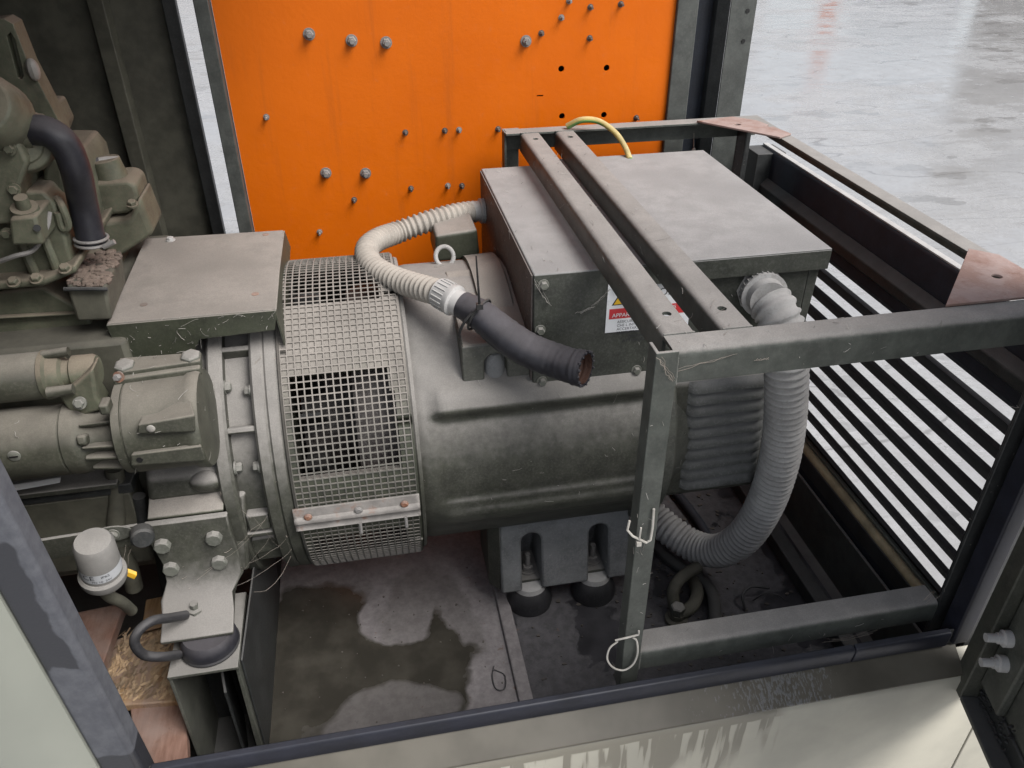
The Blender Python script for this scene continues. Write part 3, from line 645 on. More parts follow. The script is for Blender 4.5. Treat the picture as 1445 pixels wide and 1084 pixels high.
# pedestal of the terminal box: front plate with a rounded notch
pd = ob('box_pedestal', MB().box((.158,1.385,1.085),(.44,1.5,1.232)), 'olive_clean', alt, .004)
cut(pd, slot(.228,.024,1.02,1.185,1.33,1.404))
sf = slot(.228,.0235,1.088,1.185,1.4035,1.406); ob('notch_web', sf, 'footgrey', alt)
ob('notch_web', MB().lathe((.228,1.408,1.088),(0,0,1),[(0,.0225),(.095,.0225),(.112,.014),(.118,.002)],20), 'footgrey', alt)
ob('box_pedestal', MB().hexa([(.160,1.387,1.228),(.44,1.387,1.228),(.44,1.66,1.262),(.160,1.66,1.262)], [(.160,1.387,1.234),(.44,1.387,1.234),(.44,1.66,1.275),(.160,1.66,1.275)]), 'cover', alt, .003)
ob('box_pedestal', MB().box((.30,1.40,1.09),(.87,1.95,1.125)), 'olive', alt, .004)
# block and eye on top
ob('bearing_block', MB().prism([(.151,1.80,1.235),(.262,1.80,1.235),(.256,1.80,1.312),(.155,1.80,1.303)], (0,.13,0)), 'cover', alt, .008, seg=3)
ob('top_rib', MB().grid(lambda k, d: cylp((.215,.217,.287,.291,.291)[k], d, (.33,.344,.347,.343,.33)[k]), list(range(5)), [62+2*i for i in range(35)]), 'cover', alt)
ey = MB(); c = V((0.168, 1.74, 1.275)); ey.tube([c+V((.021*cos(t),.010*sin(t),.021*sin(t))) for t in [2*pi*i/24 for i in range(25)]], .0055, 10, caps=False); ob('lifting_eye', ey, 'conduit2', alt)

# rubber mounts beneath the foot
for x, lb in ((.319, 'black rubber mount with grey cap under the alternator foot, next to the floor rib'), (.496, 'black rubber mount with grey cap under the alternator foot, next to the cage leg')):
    t = thing('rubber_mount', (x,1.452,.385), lb, 'rubber mount', 'anti vibration mounts under the alternator foot')
    ob('rubber_disc', MB().lathe((x,1.452,.385),(0,0,1),[(0,.060),(.012,.062),(.05,.052),(.062,.046)],36), 'rubber', t)
    ob('mount_cap', MB().lathe((x,1.452,.4475),(0,0,1),[(0,.045),(.015,.043),(.018,.038)],36), 'plastic', t)

# ================================================================== bell housing and engine
eng = thing('diesel_engine', (-.7, AY, .3), 'grimy olive diesel engine with ribbed flywheel housing left of the mesh guard', 'engine')
def sector(prof, d0, d1, n=60): # revolve (x,r) profile around the shaft over an angle range
    return MB().grid(lambda k, d: cylp(prof[k][0], d, prof[k][1]), list(range(len(prof))), [d0+(d1-d0)*i/n for i in range(n+1)])
ob('flywheel_housing', MB().lathe((-.47,AY,AZ),(1,0,0),[(0,.28),(.03,.315),(.10,.325),(.26,.328),(.265,.2)],96), 'olive', eng)
ob('housing_flange', sector([(-.347,.30),(-.347,.352),(-.342,.358),(-.321,.358),(-.316,.352),(-.316,.30)], -150, 200, 120), 'olive', eng)
ob('housing_flange', sector([(-.264,.30),(-.264,.354),(-.259,.360),(-.241,.360),(-.237,.356),(-.233,.360),(-.214,.360),(-.209,.354),(-.209,.30)], -150, 200, 120), 'olive', eng)
ob('adapter_ring', sector([(-.2085,.30),(-.2085,.362),(-.204,.366),(-.2035,.30)], -150, 200, 120), 'guard', eng)
for d in (58, 30.5, -10, 86):
    a = [cylp(-.318,d-1.5,.32),cylp(-.262,d-1.5,.32),cylp(-.262,d+1.5,.32),cylp(-.318,d+1.5,.32)]; b_ = [cylp(-.318,d-1.0,.352),cylp(-.262,d-1.0,.352),cylp(-.262,d+1.0,.352),cylp(-.318,d+1.0,.352)]
    ob('housing_rib', MB().hexa(a, b_), 'olive', eng, .003)
for x, d in ((-.317,45.5),(-.266,43.5),(-.313,17.5),(-.266,17.2)):
    p = cylp(x,d,.337); ax = V((1 if x < -.29 else -1,0,0)); ob('bolt', MB().bolt(p, ax, .0105, .012), 'boltgrey', eng)
for (x0,x1,d0,d1) in ((-.312,-.266,-1,-8),(-.318,-.255,-22,-29)):
    ob('housing_boss', MB().hexa([cylp(x0,d0,.31),cylp(x1,d0,.31),cylp(x1,d1,.31),cylp(x0,d1,.31)], [cylp(x0,d0,.345),cylp(x1,d0,.345),cylp(x1,d1,.352),cylp(x0,d1,.352)]), 'olive', eng, .005)
pk = MB()
ob('pocket_shade', MB().hexa([cylp(-.30,-11,.325),cylp(-.25,-11,.325),cylp(-.25,-20,.325),cylp(-.30,-20,.325)], [cylp(-.30,-11,.331),cylp(-.25,-11,.331),cylp(-.25,-20,.331),cylp(-.30,-20,.331)]), 'black', eng)  # black plate painted in as the shade of a pocket in the casting
# side of the housing below the starter
hw = MB().hexa([(-.492,1.318,.985),(-.336,1.318,.985),(-.336,1.42,.985),(-.492,1.42,.985)], [(-0.48, 1.322, 1.042), (-0.34, 1.322, 1.038), (-.33,1.43,1.09), (-.50,1.43,1.09)]); ob('housing_side', hw, 'olive', eng, .012, seg=4)
ob('housing_skirt', MB().hexa([(-0.343, 1.318, 0.979), (-0.304, 1.318, 0.98), (-0.326, 1.285, 0.795), (-0.36, 1.285, 0.798)], [V(q)+V((0,.05,0)) for q in ((-0.343, 1.318, 0.979), (-0.304, 1.318, 0.98), (-0.326, 1.285, 0.795), (-0.36, 1.285, 0.798))]), 'olive', eng, .008, seg=3)
ob('housing_skirt', MB().hexa([(-0.351, 1.33, 0.788), (-0.251, 1.33, 0.799), (-0.255, 1.33, 0.85), (-0.329, 1.33, 0.847)], [V(q)+V((0,.06,0)) for q in ((-0.351, 1.33, 0.788), (-0.251, 1.33, 0.799), (-0.255, 1.33, 0.85), (-0.329, 1.33, 0.847))]), 'olive', eng, .01, seg=3)
for q in ((-0.316, 1.325, 0.87), (-0.264, 1.325, 0.869)): ob('bolt', MB().bolt(q, (0,-1,.2), .009, .012), 'boltgrey', eng)
ob('housing_boss', MB().sphere((-0.372, 1.325, 1.019), .026, 16, 10, (1.3,.9,.9)), 'olive', eng)
# engine foot: bolted plate sweeping down to the mount
pf = [(1.285,.968),(1.272,.966),(1.268,.93),(1.264,.87),(1.255,.825),(1.238,.79),(1.212,.768),(1.165,.752),(1.165,.742),(1.215,.757),(1.246,.78),(1.266,.82),(1.277,.87),(1.283,.93)]
fo = MB(); xl = lambda z: -.498+.0 if z < .80 else -.492+.03*min(1,(z-.8)/.12)*(-.0)
n_ = len(pf)
fo.v += [V((-.497 if z < .80 else -.478-.018*(1 if z > .9 else .3), y, z)) for y, z in pf]; fo.v += [V((-.356 if z < .80 else (-.338 if z > .9 else -.333), y, z)) for y, z in pf]
fo.f.append(tuple(range(n_))); fo.f.append(tuple(reversed(range(n_, 2*n_))))
for i in range(n_): fo.f.append(((i+1) % n_, i, n_+i, n_+(i+1) % n_))
foot = ob('engine_foot', fo, 'olive', eng, .003, ang=40)
for px_p in ((-0.47, 1.268, 0.917), (-0.371, 1.268, 0.92), (-0.467, 1.266, 0.855), (-0.373, 1.266, 0.855)):
    ob('bolt', MB().bolt(px_p, (0,-1,0), .0165, .013, n=8, washer=False), 'boltgrey', foot)
p = V((-0.433, 1.222, 0.766)); ob('bolt', MB().lathe((p.x,p.y,.757),(0,0,1),[(0,.022),(.004,.022),(.004,.016),(.016,.016),(.018,.008),(.03,.008)],6), 'boltgrey', foot)
ob('web_plate', MB().hexa([(-.49,1.285,.966),(-.345,1.285,.966),(-.345,1.33,.985),(-.49,1.33,.985)], [(-.49,1.285,.972),(-.345,1.285,.972),(-.345,1.33,.992),(-.49,1.33,.992)]), 'cover', eng, .003)
# lower crankcase and sump rails seen below the starter
ob('crankcase', MB().box((-1.9,1.42,.72),(-.475,1.95,1.30)), 'rear', eng, .01)
ob('sump_rail', MB().box((-1.9,1.33,1.022),(-.54,1.43,1.034)), 'olive', eng, .002)
ob('sump_rail', MB().box((-1.9,1.345,.995),(-.52,1.43,1.018)), 'dark', eng, .002)
ob('sump', MB().box((-1.9,1.35,.80),(-.53,1.43,.992)), 'rear', eng, .004)
ob('frame_bar', MB().hexa([(-1.2,1.255,.895),(-.50,1.255,.935),(-.50,1.262,.935),(-1.2,1.262,.895)], [(-1.2,1.255,.955),(-.50,1.255,.985),(-.50,1.262,.985),(-1.2,1.262,.955)]), 'olive', eng, .002)
pb = V((-0.543, 1.25, 0.978)); ob('bar_clip', MB().prism([pb+V((.028*cos(t)*1.3,0,.018*sin(t))) for t in [2*pi*i/20 for i in range(20)]], (0,-.004,0)), 'olive_clean', eng, .001)
ob('bolt', MB().bolt(pb+V((0,-.004,0)), (0,-1,0), .009, .008), 'boltgrey', eng)
ob('plug', MB().lathe((-0.494, 1.25, 0.969), (.3,-1,.1), [(0,.022),(.02,.022),(.024,.018)], 16), 'dark', eng)
ob('drain_pipe', MB().tube(spline([(-0.547, 1.36, 1.051), (-0.559, 1.36, 0.979), (-0.58, 1.34, 0.884), (-0.577, 1.34, 0.801), (-0.582, 1.34, 0.738)]), .018, 14), 'rear', eng)
ob('drain_pipe', MB().tube(spline([(-0.519, 1.36, 0.973), (-0.527, 1.36, 0.916), (-0.529, 1.35, 0.865)]), .013, 12), 'dark', eng)
ob('name_plate', MB().hexa([(-0.706, 1.3, 1.069), (-0.623, 1.3, 1.076), (-0.618, 1.3, 1.088), (-0.706, 1.3, 1.083)], [V((-0.706, 1.3, 1.069))+V((0,-.002,0)), V((-0.623, 1.3, 1.076))+V((0,-.002,0)), V((-0.618, 1.3, 1.088))+V((0,-.002,0)), V((-0.706, 1.3, 1.083))+V((0,-.002,0))]), 'silver', eng)
# block face, head casting and its gasket ledge
def pxprism(pts, dy): return MB().prism(pts, (0,dy,0))
ob('engine_block', pxprism([(-0.806, 1.5, 1.26), (-0.544, 1.5, 1.23), (-0.557, 1.5, 1.327), (-0.616, 1.5, 1.386), (-0.765, 1.5, 1.379)], .4), 'engine', eng, .006, seg=3)
ob('gasket_ledge', pxprism([(-0.743, 1.46, 1.402), (-0.597, 1.46, 1.404), (-0.534, 1.46, 1.426), (-0.532, 1.46, 1.442), (-0.594, 1.46, 1.42), (-0.736, 1.46, 1.421)], .4), 'engine', eng, .006, seg=3)
ob('cylinder_head', pxprism([(-0.755, 1.5, 1.407), (-0.607, 1.5, 1.407), (-0.551, 1.5, 1.423), (-0.548, 1.5, 1.48), (-0.547, 1.5, 1.541), (-0.56, 1.5, 1.568), (-0.695, 1.5, 1.577)], .4), 'engine', eng, .006, seg=3)
ob('head_rib', MB().tube(spline([(-0.584, 1.5, 1.49), (-0.578, 1.49, 1.452), (-0.577, 1.49, 1.423)]), [.008]*21, 10), 'engine', eng)
ob('head_rib', MB().tube(spline([(-0.625, 1.5, 1.473), (-0.618, 1.49, 1.441), (-0.616, 1.49, 1.416)]), [.009]*21, 10), 'engine', eng)
ob('valve_cover', pxprism([(-0.698, 1.46, 1.528), (-0.603, 1.46, 1.525), (-0.578, 1.46, 1.593), (-0.553, 1.46, 1.631), (-0.559, 1.46, 1.673), (-0.646, 1.46, 1.677)], .3), 'engine', eng, .006, seg=3)
ob('bracket_block', pxprism([(-0.61, 1.42, 1.501), (-0.557, 1.42, 1.499), (-0.554, 1.42, 1.553), (-0.597, 1.42, 1.551)], .09), 'engine', eng, .006)
ob('bracket_hole', MB().cyl((-0.558, 1.419, 1.531), (-0.557, 1.416, 1.532), .006, 12), 'black', eng)
p = V((-0.579, 1.45, 1.554)); ob('bolt', MB().lathe(p,(.1,-.3,1),[(0,.023),(.006,.022),(.006,.012),(.026,.011)],14), 'engine', eng)
c = V((-0.573, 1.47, 1.641)); th = MB(); th.lathe(c+V((-.012,.10,.0)), (.25,-1,.2), [(0,.052),(.075,.052),(.088,.046),(.09,.034),(.094,.034)], 32); ob('thermostat_housing', th, 'engine', eng, .003)
ob('hose_spigot', MB().tube(spline([(-0.608, 1.51, 1.661), (-0.574, 1.5, 1.673), (-0.546, 1.5, 1.674)]), .031, 18), 'engine', eng)
ob('housing_rim', MB().lathe(V((-0.593, 1.5, 1.699)), (.15,-1,.5), [(0,.06),(.08,.055),(.095,.045)], 24), 'engine', eng, .003)
# lifting arm with a long slot
arm = ob('lifting_arm', pxprism([(-0.605, 1.62, 1.829), (-0.576, 1.62, 1.832), (-0.564, 1.62, 1.823), (-0.559, 1.62, 1.758), (-0.538, 1.62, 1.653), (-0.54, 1.62, 1.614), (-0.571, 1.62, 1.602), (-0.593, 1.62, 1.687), (-0.639, 1.62, 1.726)], .05), 'engine', eng, .006, seg=3)
ca = MB().prism([V(q)+V((0,-.05,0)) for q in ((-0.58, 1.62, 1.805), (-0.572, 1.62, 1.81), (-0.569, 1.62, 1.798), (-0.573, 1.62, 1.741), (-0.578, 1.62, 1.732), (-0.584, 1.62, 1.735))], (0,.07,0)); cut(arm, ca)
ob('arm_weld', MB().sphere((-0.555, 1.62, 1.748), .014, 10, 8, (.8,1,1.4)), 'lint', eng)
for q in ((-0.641, 1.455, 1.419), (-0.602, 1.455, 1.422), (-0.549, 1.455, 1.437)): ob('bolt', MB().bolt(q, (0,-.5,1), .009, .009), 'engine', eng)
for q in ((-0.623, 1.455, 1.511), (-0.587, 1.455, 1.588), (-0.572, 1.455, 1.657)): ob('bolt', MB().bolt(q, (0,-1,.2), .008, .008), 'engine', eng)
ob('fuel_pipe', MB().tube(spline([(-0.656, 1.44, 1.464), (-0.614, 1.43, 1.479), (-0.583, 1.44, 1.485), (-0.559, 1.46, 1.515), (-0.553, 1.48, 1.536)]), .0042, 8), 'zinc', eng)
ob('block_seam', MB().hexa([(-0.778, 1.498, 1.341), (-0.555, 1.498, 1.333), (-0.556, 1.498, 1.327), (-0.78, 1.498, 1.335)], [V(q)+V((0,-.012,0)) for q in ((-0.778, 1.498, 1.341), (-0.555, 1.498, 1.333), (-0.556, 1.498, 1.327), (-0.78, 1.498, 1.335))]), 'engine', eng, .003)
ob('bracket_leg', pxprism([(-0.556, 1.56, 1.638), (-0.534, 1.56, 1.592), (-0.547, 1.56, 1.539), (-0.562, 1.56, 1.517), (-0.581, 1.56, 1.522), (-0.583, 1.56, 1.549)], .06), 'engine', eng, .008, seg=3)
p = V((-0.566, 1.553, 1.53)); ob('bolt', MB().lathe(p,(0,-1,.2),[(0,.016),(.006,.015),(.006,.008),(.012,.008)],16), 'engine', eng)
ob('head_loop', MB().tube(spline([(-0.548, 1.52, 1.547), (-0.537, 1.5, 1.538), (-0.537, 1.5, 1.503), (-0.548, 1.5, 1.498), (-0.547, 1.5, 1.528)]), .007, 10), 'engine', eng)

# sensor body behind the hose
ac = thing('filter_body', (-.52,1.78,1.30), 'pale grey green cast filter body with capped spout, standing behind the black hose', 'filter body')
ob('body', pxprism([(-0.577, 1.75, 1.427), (-0.549, 1.75, 1.415), (-0.503, 1.75, 1.418), (-0.471, 1.75, 1.463), (-0.468, 1.78, 1.367), (-0.545, 1.75, 1.329), (-0.58, 1.75, 1.352)], .12), 'engine', ac, .012, seg=3)
ob('upper_body', pxprism([(-0.59, 1.76, 1.421), (-0.503, 1.76, 1.423), (-0.474, 1.76, 1.459), (-0.474, 1.76, 1.484), (-0.488, 1.76, 1.496), (-0.558, 1.76, 1.496)], .10), 'engine', ac, .014, seg=4)
ob('spout', MB().lathe((-0.527, 1.8, 1.471), (-.1,0,1), [(0,.036),(.05,.031),(.062,.03)], 20), 'engine', ac, .002)
ob('spout_cap', MB().tube([(-0.507, 1.8, 1.519), (-0.532, 1.8, 1.522), (-0.55, 1.8, 1.522)], [.017,.015,.013], 14), 'plastic', ac)
ob('cap_end', MB().sphere((-0.551, 1.798, 1.521), .0165, 12, 8), 'rubber', ac)
ob('bolt', MB().bolt((-0.484, 1.735, 1.452), (0,-.3,1), .009, .009), 'engine', ac)

# battery-like dusty box under the hose
db = thing('oil_cooler_box', (-.52,1.50,1.30), 'black oily box with clumps of fluffy brown dust at the foot of the hose', 'engine box')
bb = MB().hexa([(-0.555, 1.44, 1.336), (-0.493, 1.44, 1.334), (-0.506, 1.62, 1.326), (-0.555, 1.62, 1.339)], [(-0.552, 1.44, 1.413), (-0.485, 1.44, 1.404), (-0.495, 1.62, 1.401), (-0.561, 1.62, 1.391)])
ob('box_shell', bb, 'rear', db, .006)
M['fluff'] = paint('brown_fluff', (.10, .075, .06), dust=.85, side=.6, dustcol=(.20, .155, .125))
fl = MB(); A, B_, C_, D_ = [V(q) for q in ((-0.552, 1.44, 1.413), (-0.485, 1.44, 1.404), (-0.495, 1.62, 1.401), (-0.561, 1.62, 1.391))]
for i in range(230):
    a, b_ = random.random(), random.random(); q = (A*(1-a)+B_*a)*(1-b_)+(D_*(1-a)+C_*a)*b_
    fl.sphere(q, random.uniform(.003,.0095), 6, 4, (random.uniform(.7,1.6), random.uniform(.7,1.4), random.uniform(.6,1.2)))
ob('dust_fluff', fl, 'fluff', db, kind='stuff')
ob('box_band', MB().tube([(-0.555, 1.435, 1.407), (-0.513, 1.432, 1.405), (-0.482, 1.435, 1.4)], .004, 8), 'dark', db)

# coolant hose
hs_ = thing('coolant_hose', (-0.517, 1.53, 1.451), 'thick black rubber coolant hose arching down from the engine, wire clamp at its end', 'hose')
path = spline([(-0.551, 1.5, 1.674), (-0.519, 1.49, 1.673), (-0.498, 1.49, 1.65), (-0.496, 1.5, 1.602), (-0.511, 1.53, 1.527), (-0.517, 1.53, 1.451)], 12)
ob('hose', MB().tube(path, .0255, 24), 'hose', hs_)
e = V((-0.516, 1.53, 1.454)); dr = (path[-1]-path[-4]).normalized(); cl = MB()
for k, o in enumerate((0, .010)):
    ring = MB().ring(e-dr*o, dr, .0285, 28); cl.tube(ring+[ring[0]], .003, 8)
ob('wire_clamp', cl, 'zinc', hs_)
ob('clamp_screw', MB().cyl((-0.489, 1.5, 1.456), (-0.467, 1.5, 1.465), .005, 10), 'zinc', hs_)

# sheet cover over the flywheel housing
cv = thing('sheet_cover', (-.35,1.645,1.1), 'bent steel sheet cover thick with brown dust, lying over the flywheel housing', 'cover')
ct = ob('cover_top', MB().hexa([(-.505,1.44,1.322),(-.193,1.44,1.322),(-.200,1.85,1.322),(-.512,1.86,1.322)], [(-.505,1.44,1.327),(-.193,1.44,1.327),(-.200,1.85,1.327),(-.512,1.86,1.327)]), 'cover', cv, .002)
ob('cover_front', MB().prism([(-.505,1.4395,1.3265),(-.193,1.4395,1.3265),(-0.203, 1.44, 1.283),(-0.346, 1.44, 1.278),(-0.366, 1.44, 1.245),(-0.499, 1.44, 1.252)], (0,-.004,0)), 'cover', cv, .0015)
ob('cover_flap', MB().hexa([(-.1995,1.845,1.3265),(-.1965,1.845,1.3265),(-.1965,1.44,1.3265),(-.1995,1.44,1.3265)], [(-.192,1.845,1.285),(-.189,1.845,1.285),(-.189,1.44,1.245),(-.192,1.44,1.245)]), 'cover', cv)
for q in ((-0.451, 1.51, 1.327), (-0.239, 1.515, 1.327), (-0.239, 1.829, 1.327)): ob('rust_hole', MB().cyl(V(q)-V((0,0,.002)), V(q)+V((0,0,.0008)), .0075, 12), 'rustbolt', cv)
ob('bolt', MB().bolt((-0.452, 1.837, 1.327), (0,0,1), .008, .007), 'plastic', cv)

# starter motor
sm_ = thing('starter_motor', (-.55,1.27,1.05), 'dusty olive starter motor with solenoid, bolted in front of the flywheel housing', 'starter motor')
SA = V((0,1.30,1.187))
def ax(x, z=None): return V((x, SA.y, SA.z if z is None else z))
XN0, XN1 = -0.479, -0.325
ob('motor_body', MB().lathe(ax(-.95,1.173),(1,0,0),[(0,.066),(-.002-(-.95)+-0.575,.066),(-(-.95)+-0.574,.063)],48), 'starter', sm_)
xd = -0.573
ob('drive_end', MB().lathe(ax(xd,1.175),(1,0,0),[(0,.064),(.002,.0685),(.018,.0690),(.030,.066),(.040,.058),(.055,.052),(XN0-xd,.056)],48), 'starter', sm_)
for d in (48, 12, -8, -40):
    y0, z0 = SA.y, 1.178; ob('cast_rib', MB().hexa([cylp(xd+.034,d-3,.045,y0,z0),cylp(XN0+.002,d-3,.045,y0,z0),cylp(XN0+.002,d+3,.045,y0,z0),cylp(xd+.034,d+3,.045,y0,z0)], [cylp(xd+.036,d-2.4,.068,y0,z0),cylp(XN0+.002,d-2.4,.074,y0,z0),cylp(XN0+.002,d+2.4,.074,y0,z0),cylp(xd+.036,d+2.4,.068,y0,z0)]), 'starter', sm_, .004)
ob('cast_boss', MB().hexa([cylp(xd+.030,15,.05,SA.y,1.178),cylp(xd+.048,15,.05,SA.y,1.178),cylp(xd+.048,36,.05,SA.y,1.178),cylp(xd+.030,36,.05,SA.y,1.178)], [cylp(xd+.030,17,.071,SA.y,1.178),cylp(xd+.048,17,.072,SA.y,1.178),cylp(xd+.048,33,.072,SA.y,1.178),cylp(xd+.030,33,.071,SA.y,1.178)]), 'starter', sm_, .005)
LN = XN1-XN0
ob('nose_flange', MB().lathe(ax(XN0),(1,0,0),[(0,.055),(0,.083),(.003,.087),(.0165,.0875),(.0175,.0845),(.0195,.0845),(.0205,.0875),(LN-.034,.0875),(LN-.028,.092),(LN-.012,.094),(LN-.006,.090),(LN-.004,.06)],64), 'starter', sm_, ang=45)
ob('flange_ear', MB().box((XN0-.006,1.225,1.262),(XN0+.010,1.255,1.282)), 'starter', sm_, .004)
p = V((-0.436, 1.226, 1.335)); ob('copper_washer', MB().lathe(p, (-.3,-1,.4), [(0,.0095),(.003,.0095)], 14), 'rustbolt', sm_); ob('bolt', MB().bolt(p+V((0,-.002,.001)), (-.3,-1,.4), .006, .009, washer=False), 'zinc', sm_)
ob('solenoid_body', MB().lathe((-.95,1.33,1.293),(1,0,0),[(0,.0425),(.95+-0.594,.0425),(.955+-0.594,.040)],40), 'starter', sm_)
xs_ = -0.593
ob('solenoid_end', MB().lathe((xs_,1.33,1.293),(1,0,0),[(0,.041),(.002,.0445),(.010,.0445),(.014,.038),(.032,.034),(.036,.026),(.046,.024),(.050,.030),(.083,.030),(.090,.026)],32), 'engine', sm_)
ob('through_bolt', MB().cyl((-0.585, 1.33, 1.332), (-0.541, 1.33, 1.336), .0085, 12), 'starter', sm_)
ob('through_bolt', MB().cyl((-0.574, 1.275, 1.288), (-0.532, 1.275, 1.291), .0105, 12, r1=.0085), 'starter', sm_)
ob('solenoid_web', MB().prism([(-0.565, 1.285, 1.272), (-0.542, 1.285, 1.287), (-0.495, 1.285, 1.322), (-0.504, 1.285, 1.264), (-0.498, 1.285, 1.236), (-0.554, 1.285, 1.222)], (0,.05,0)), 'engine', sm_, .006, seg=3)
ob('bolt', MB().bolt((-0.529, 1.272, 1.263), (0,-1,.4), .0085, .008), 'boltgrey', sm_)
p = V((-0.647, 1.236, 1.192)); ob('bolt', MB().lathe(p, (0,-1,.05), [(0,.0105),(.002,.0105),(.003,.009)], 16), 'boltgrey', sm_); ob('screw_slot', MB().box(p-V((.007,.0045,.0012)), p+V((.007,-.002,.0012))), 'black', sm_)
# stepped lugs cast on the nose
ob('mount_lug', MB().hexa([(-0.429, 1.205, 1.23), (-0.335, 1.205, 1.222), (-0.328, 1.205, 1.256), (-0.424, 1.205, 1.249)], [(-0.454, 1.27, 1.187), (-0.351, 1.27, 1.184), (-0.342, 1.25, 1.264), (-0.424, 1.25, 1.244)]), 'starter', sm_, .003)
q = V((-0.405, 1.204, 1.239)); ob('lug_plug', MB().sphere(q, .0075, 12, 8, (1,.35,1)), 'lint', sm_)
ob('mount_lug', MB().hexa([(-0.455, 1.2, 1.167), (-0.328, 1.2, 1.161), (-0.33, 1.2, 1.194), (-0.449, 1.2, 1.192)], [(-0.478, 1.27, 1.12), (-0.348, 1.27, 1.116), (-0.342, 1.24, 1.185), (-0.447, 1.24, 1.18)]), 'starter', sm_, .003)
ob('lug_hole', MB().cyl((-0.437, 1.2, 1.179), V((-0.437, 1.2, 1.179))+V((0,-.001,0)), .0055, 14), 'black', sm_)
# dusty flat on top of the nose with two low bolts
T0, T1, T2, T3 = [V(q) for q in ((-0.477, 1.303, 1.284), (-0.329, 1.317, 1.284), (-0.332, 1.359, 1.284), (-0.483, 1.37, 1.284))]
ob('nose_top', MB().hexa([q-V((0,0,.018)) for q in (T0,T1,T2,T3)], [T0,T1,T2,T3]), 'starter', sm_, .004, seg=3)
U0, U1, U2, U3 = [V(q) for q in ((-0.47, 1.315, 1.292), (-0.329, 1.329, 1.292), (-0.331, 1.363, 1.292), (-0.477, 1.369, 1.292))]
ob('nose_top', MB().hexa([q-V((0,0,.012)) for q in (U0,U1,U2,U3)], [U0,U1,U2,U3]), 'starter', sm_, .003, seg=3)
for q in ((-0.46, 1.335, 1.292), (-0.347, 1.346, 1.292)): ob('bolt', MB().lathe(V(q)-V((0,0,.002)), (0,-.15,1), [(0,.0185),(.007,.0185),(.011,.013)], 6), 'boltgrey', sm_, .0015)

# ------------------------------------------------------------------ engine mount, chassis pocket
mp_ = thing('engine_mount', (-.42,1.17,.68), 'dusty black round rubber engine mount squeezed under the engine foot plate', 'rubber mount')
ob('rubber_disc', MB().lathe((-.412,1.185,.700),(0,0,1),[(0,.056),(.012,.058),(.030,.055),(.041,.048)],40), 'hose', mp_)
ob('mount_rim', MB().lathe((-.412,1.185,.702),(0,0,1),[(0,.0585),(.004,.0595),(.008,.0575)],40), 'rubber', mp_)
ch = thing('chassis_bracket', (-.42,1.2,.30), 'olive steel channel bracket open at the front, under the engine mount', 'bracket')
ob('top_plate', MB().box((-.488,1.118,.692),(-.352,1.32,.7)), 'olive_clean', ch, .0015)
ob('side_plate', MB().hexa([(-.488,1.122,.30),(-.482,1.122,.30),(-.482,1.32,.30),(-.488,1.32,.30)], [(-.488,1.122,.6915),(-.482,1.122,.6915),(-.482,1.32,.6915),(-.488,1.32,.6915)]), 'olive_clean', ch, .001)
ob('side_plate', MB().hexa([(-.365,1.122,.30),(-.351,1.122,.30),(-.351,1.32,.30),(-.365,1.32,.30)], [(-.3585,1.122,.6915),(-.352,1.122,.6915),(-.352,1.32,.6915),(-.3585,1.32,.6915)]), 'olive_clean', ch, .001)
ob('back_plate', MB().box((-.4815,1.29,.30),(-.366,1.30,.69)), 'dark', ch)
ob('inner_web', MB().hexa([(-.40,1.14,.30),(-.395,1.14,.30),(-.42,1.28,.30),(-.425,1.28,.30)], [(-.40,1.14,.60),(-.395,1.14,.60),(-.42,1.28,.685),(-.425,1.28,.685)]), 'dark', ch)
ob('gusset_plate', MB().hexa([(-.3505,1.13,.34),(-.3465,1.13,.34),(-.3465,1.60,.34),(-.3505,1.60,.34)], [(-.3505,1.14,.692),(-.3465,1.14,.692),(-.310,1.60,.80),(-.314,1.60,.80)]), 'dark', ch, .001)

# capsule with printed band
cp = thing('pressure_switch', (-0.541, 1.13, 0.981), 'small grey plastic capsule with a printed CE band beside the bolted engine foot', 'pressure switch')
c0 = V((-0.533, 1.13, 0.985)); ct_ = V((-0.522, 1.115, 1.077)); axd = (ct_-c0).normalized(); L = (ct_-c0).length
ob('capsule_base', MB().lathe(c0-axd*.012, axd, [(0,.026),(.004,.0375),(.012,.040),(.022,.040),(.026,.036)], 40), 'capsule', cp)
cap_ = ob('capsule', MB().lathe(c0+axd*.013, axd, [(0,.034),(.026,.0335),(.027,.0345),(L-.016,.033),(L-.008,.029),(L-.005,.0)], 40), 'capsule', cp)
ob('print_band', MB().lathe(c0+axd*.015, axd, [(.007,.0347),(.030,.0347)], 40, cap0=False, cap1=False), 'band', cap_)
def wrap_text(body, size, th0, h, rad, parent, m='ink'):
    c = bpy.data.curves.new('t', 'FONT'); c.body = body; c.size = size; c.align_x = 'CENTER'; t = bpy.data.objects.new('t', c); COL.objects.link(t)
    bpy.context.view_layer.update(); me = bpy.data.meshes.new_from_object(t.evaluated_get(bpy.context.evaluated_depsgraph_get())); bpy.data.objects.remove(t)
    side = V((1,0,0)); side = (side-axd*side.dot(axd)).normalized(); front = side.cross(axd); org = world_org(parent)
    for v in me.vertices:
        a = v.co.x/rad+th0; v.co = c0+axd*(h+v.co.y)+(side*sin(a)+front*cos(a))*rad-org
    me.materials.append(M[m]); o = bpy.data.objects.new('lettering', me); COL.objects.link(o); o.parent = parent
wrap_text('CE', .017, -.35, .033, .0353, cap_); wrap_text('IP65', .0085, .45, .036, .0352, cap_); wrap_text('PN 10  24V', .007, .25, .025, .0353, cap_)
ob('nozzle', MB().tube(spline([c0-axd*.01, (-0.55, 1.15, 0.919), (-0.539, 1.17, 0.872), (-0.541, 1.2, 0.815)]), .011, 12), 'rear', cp)
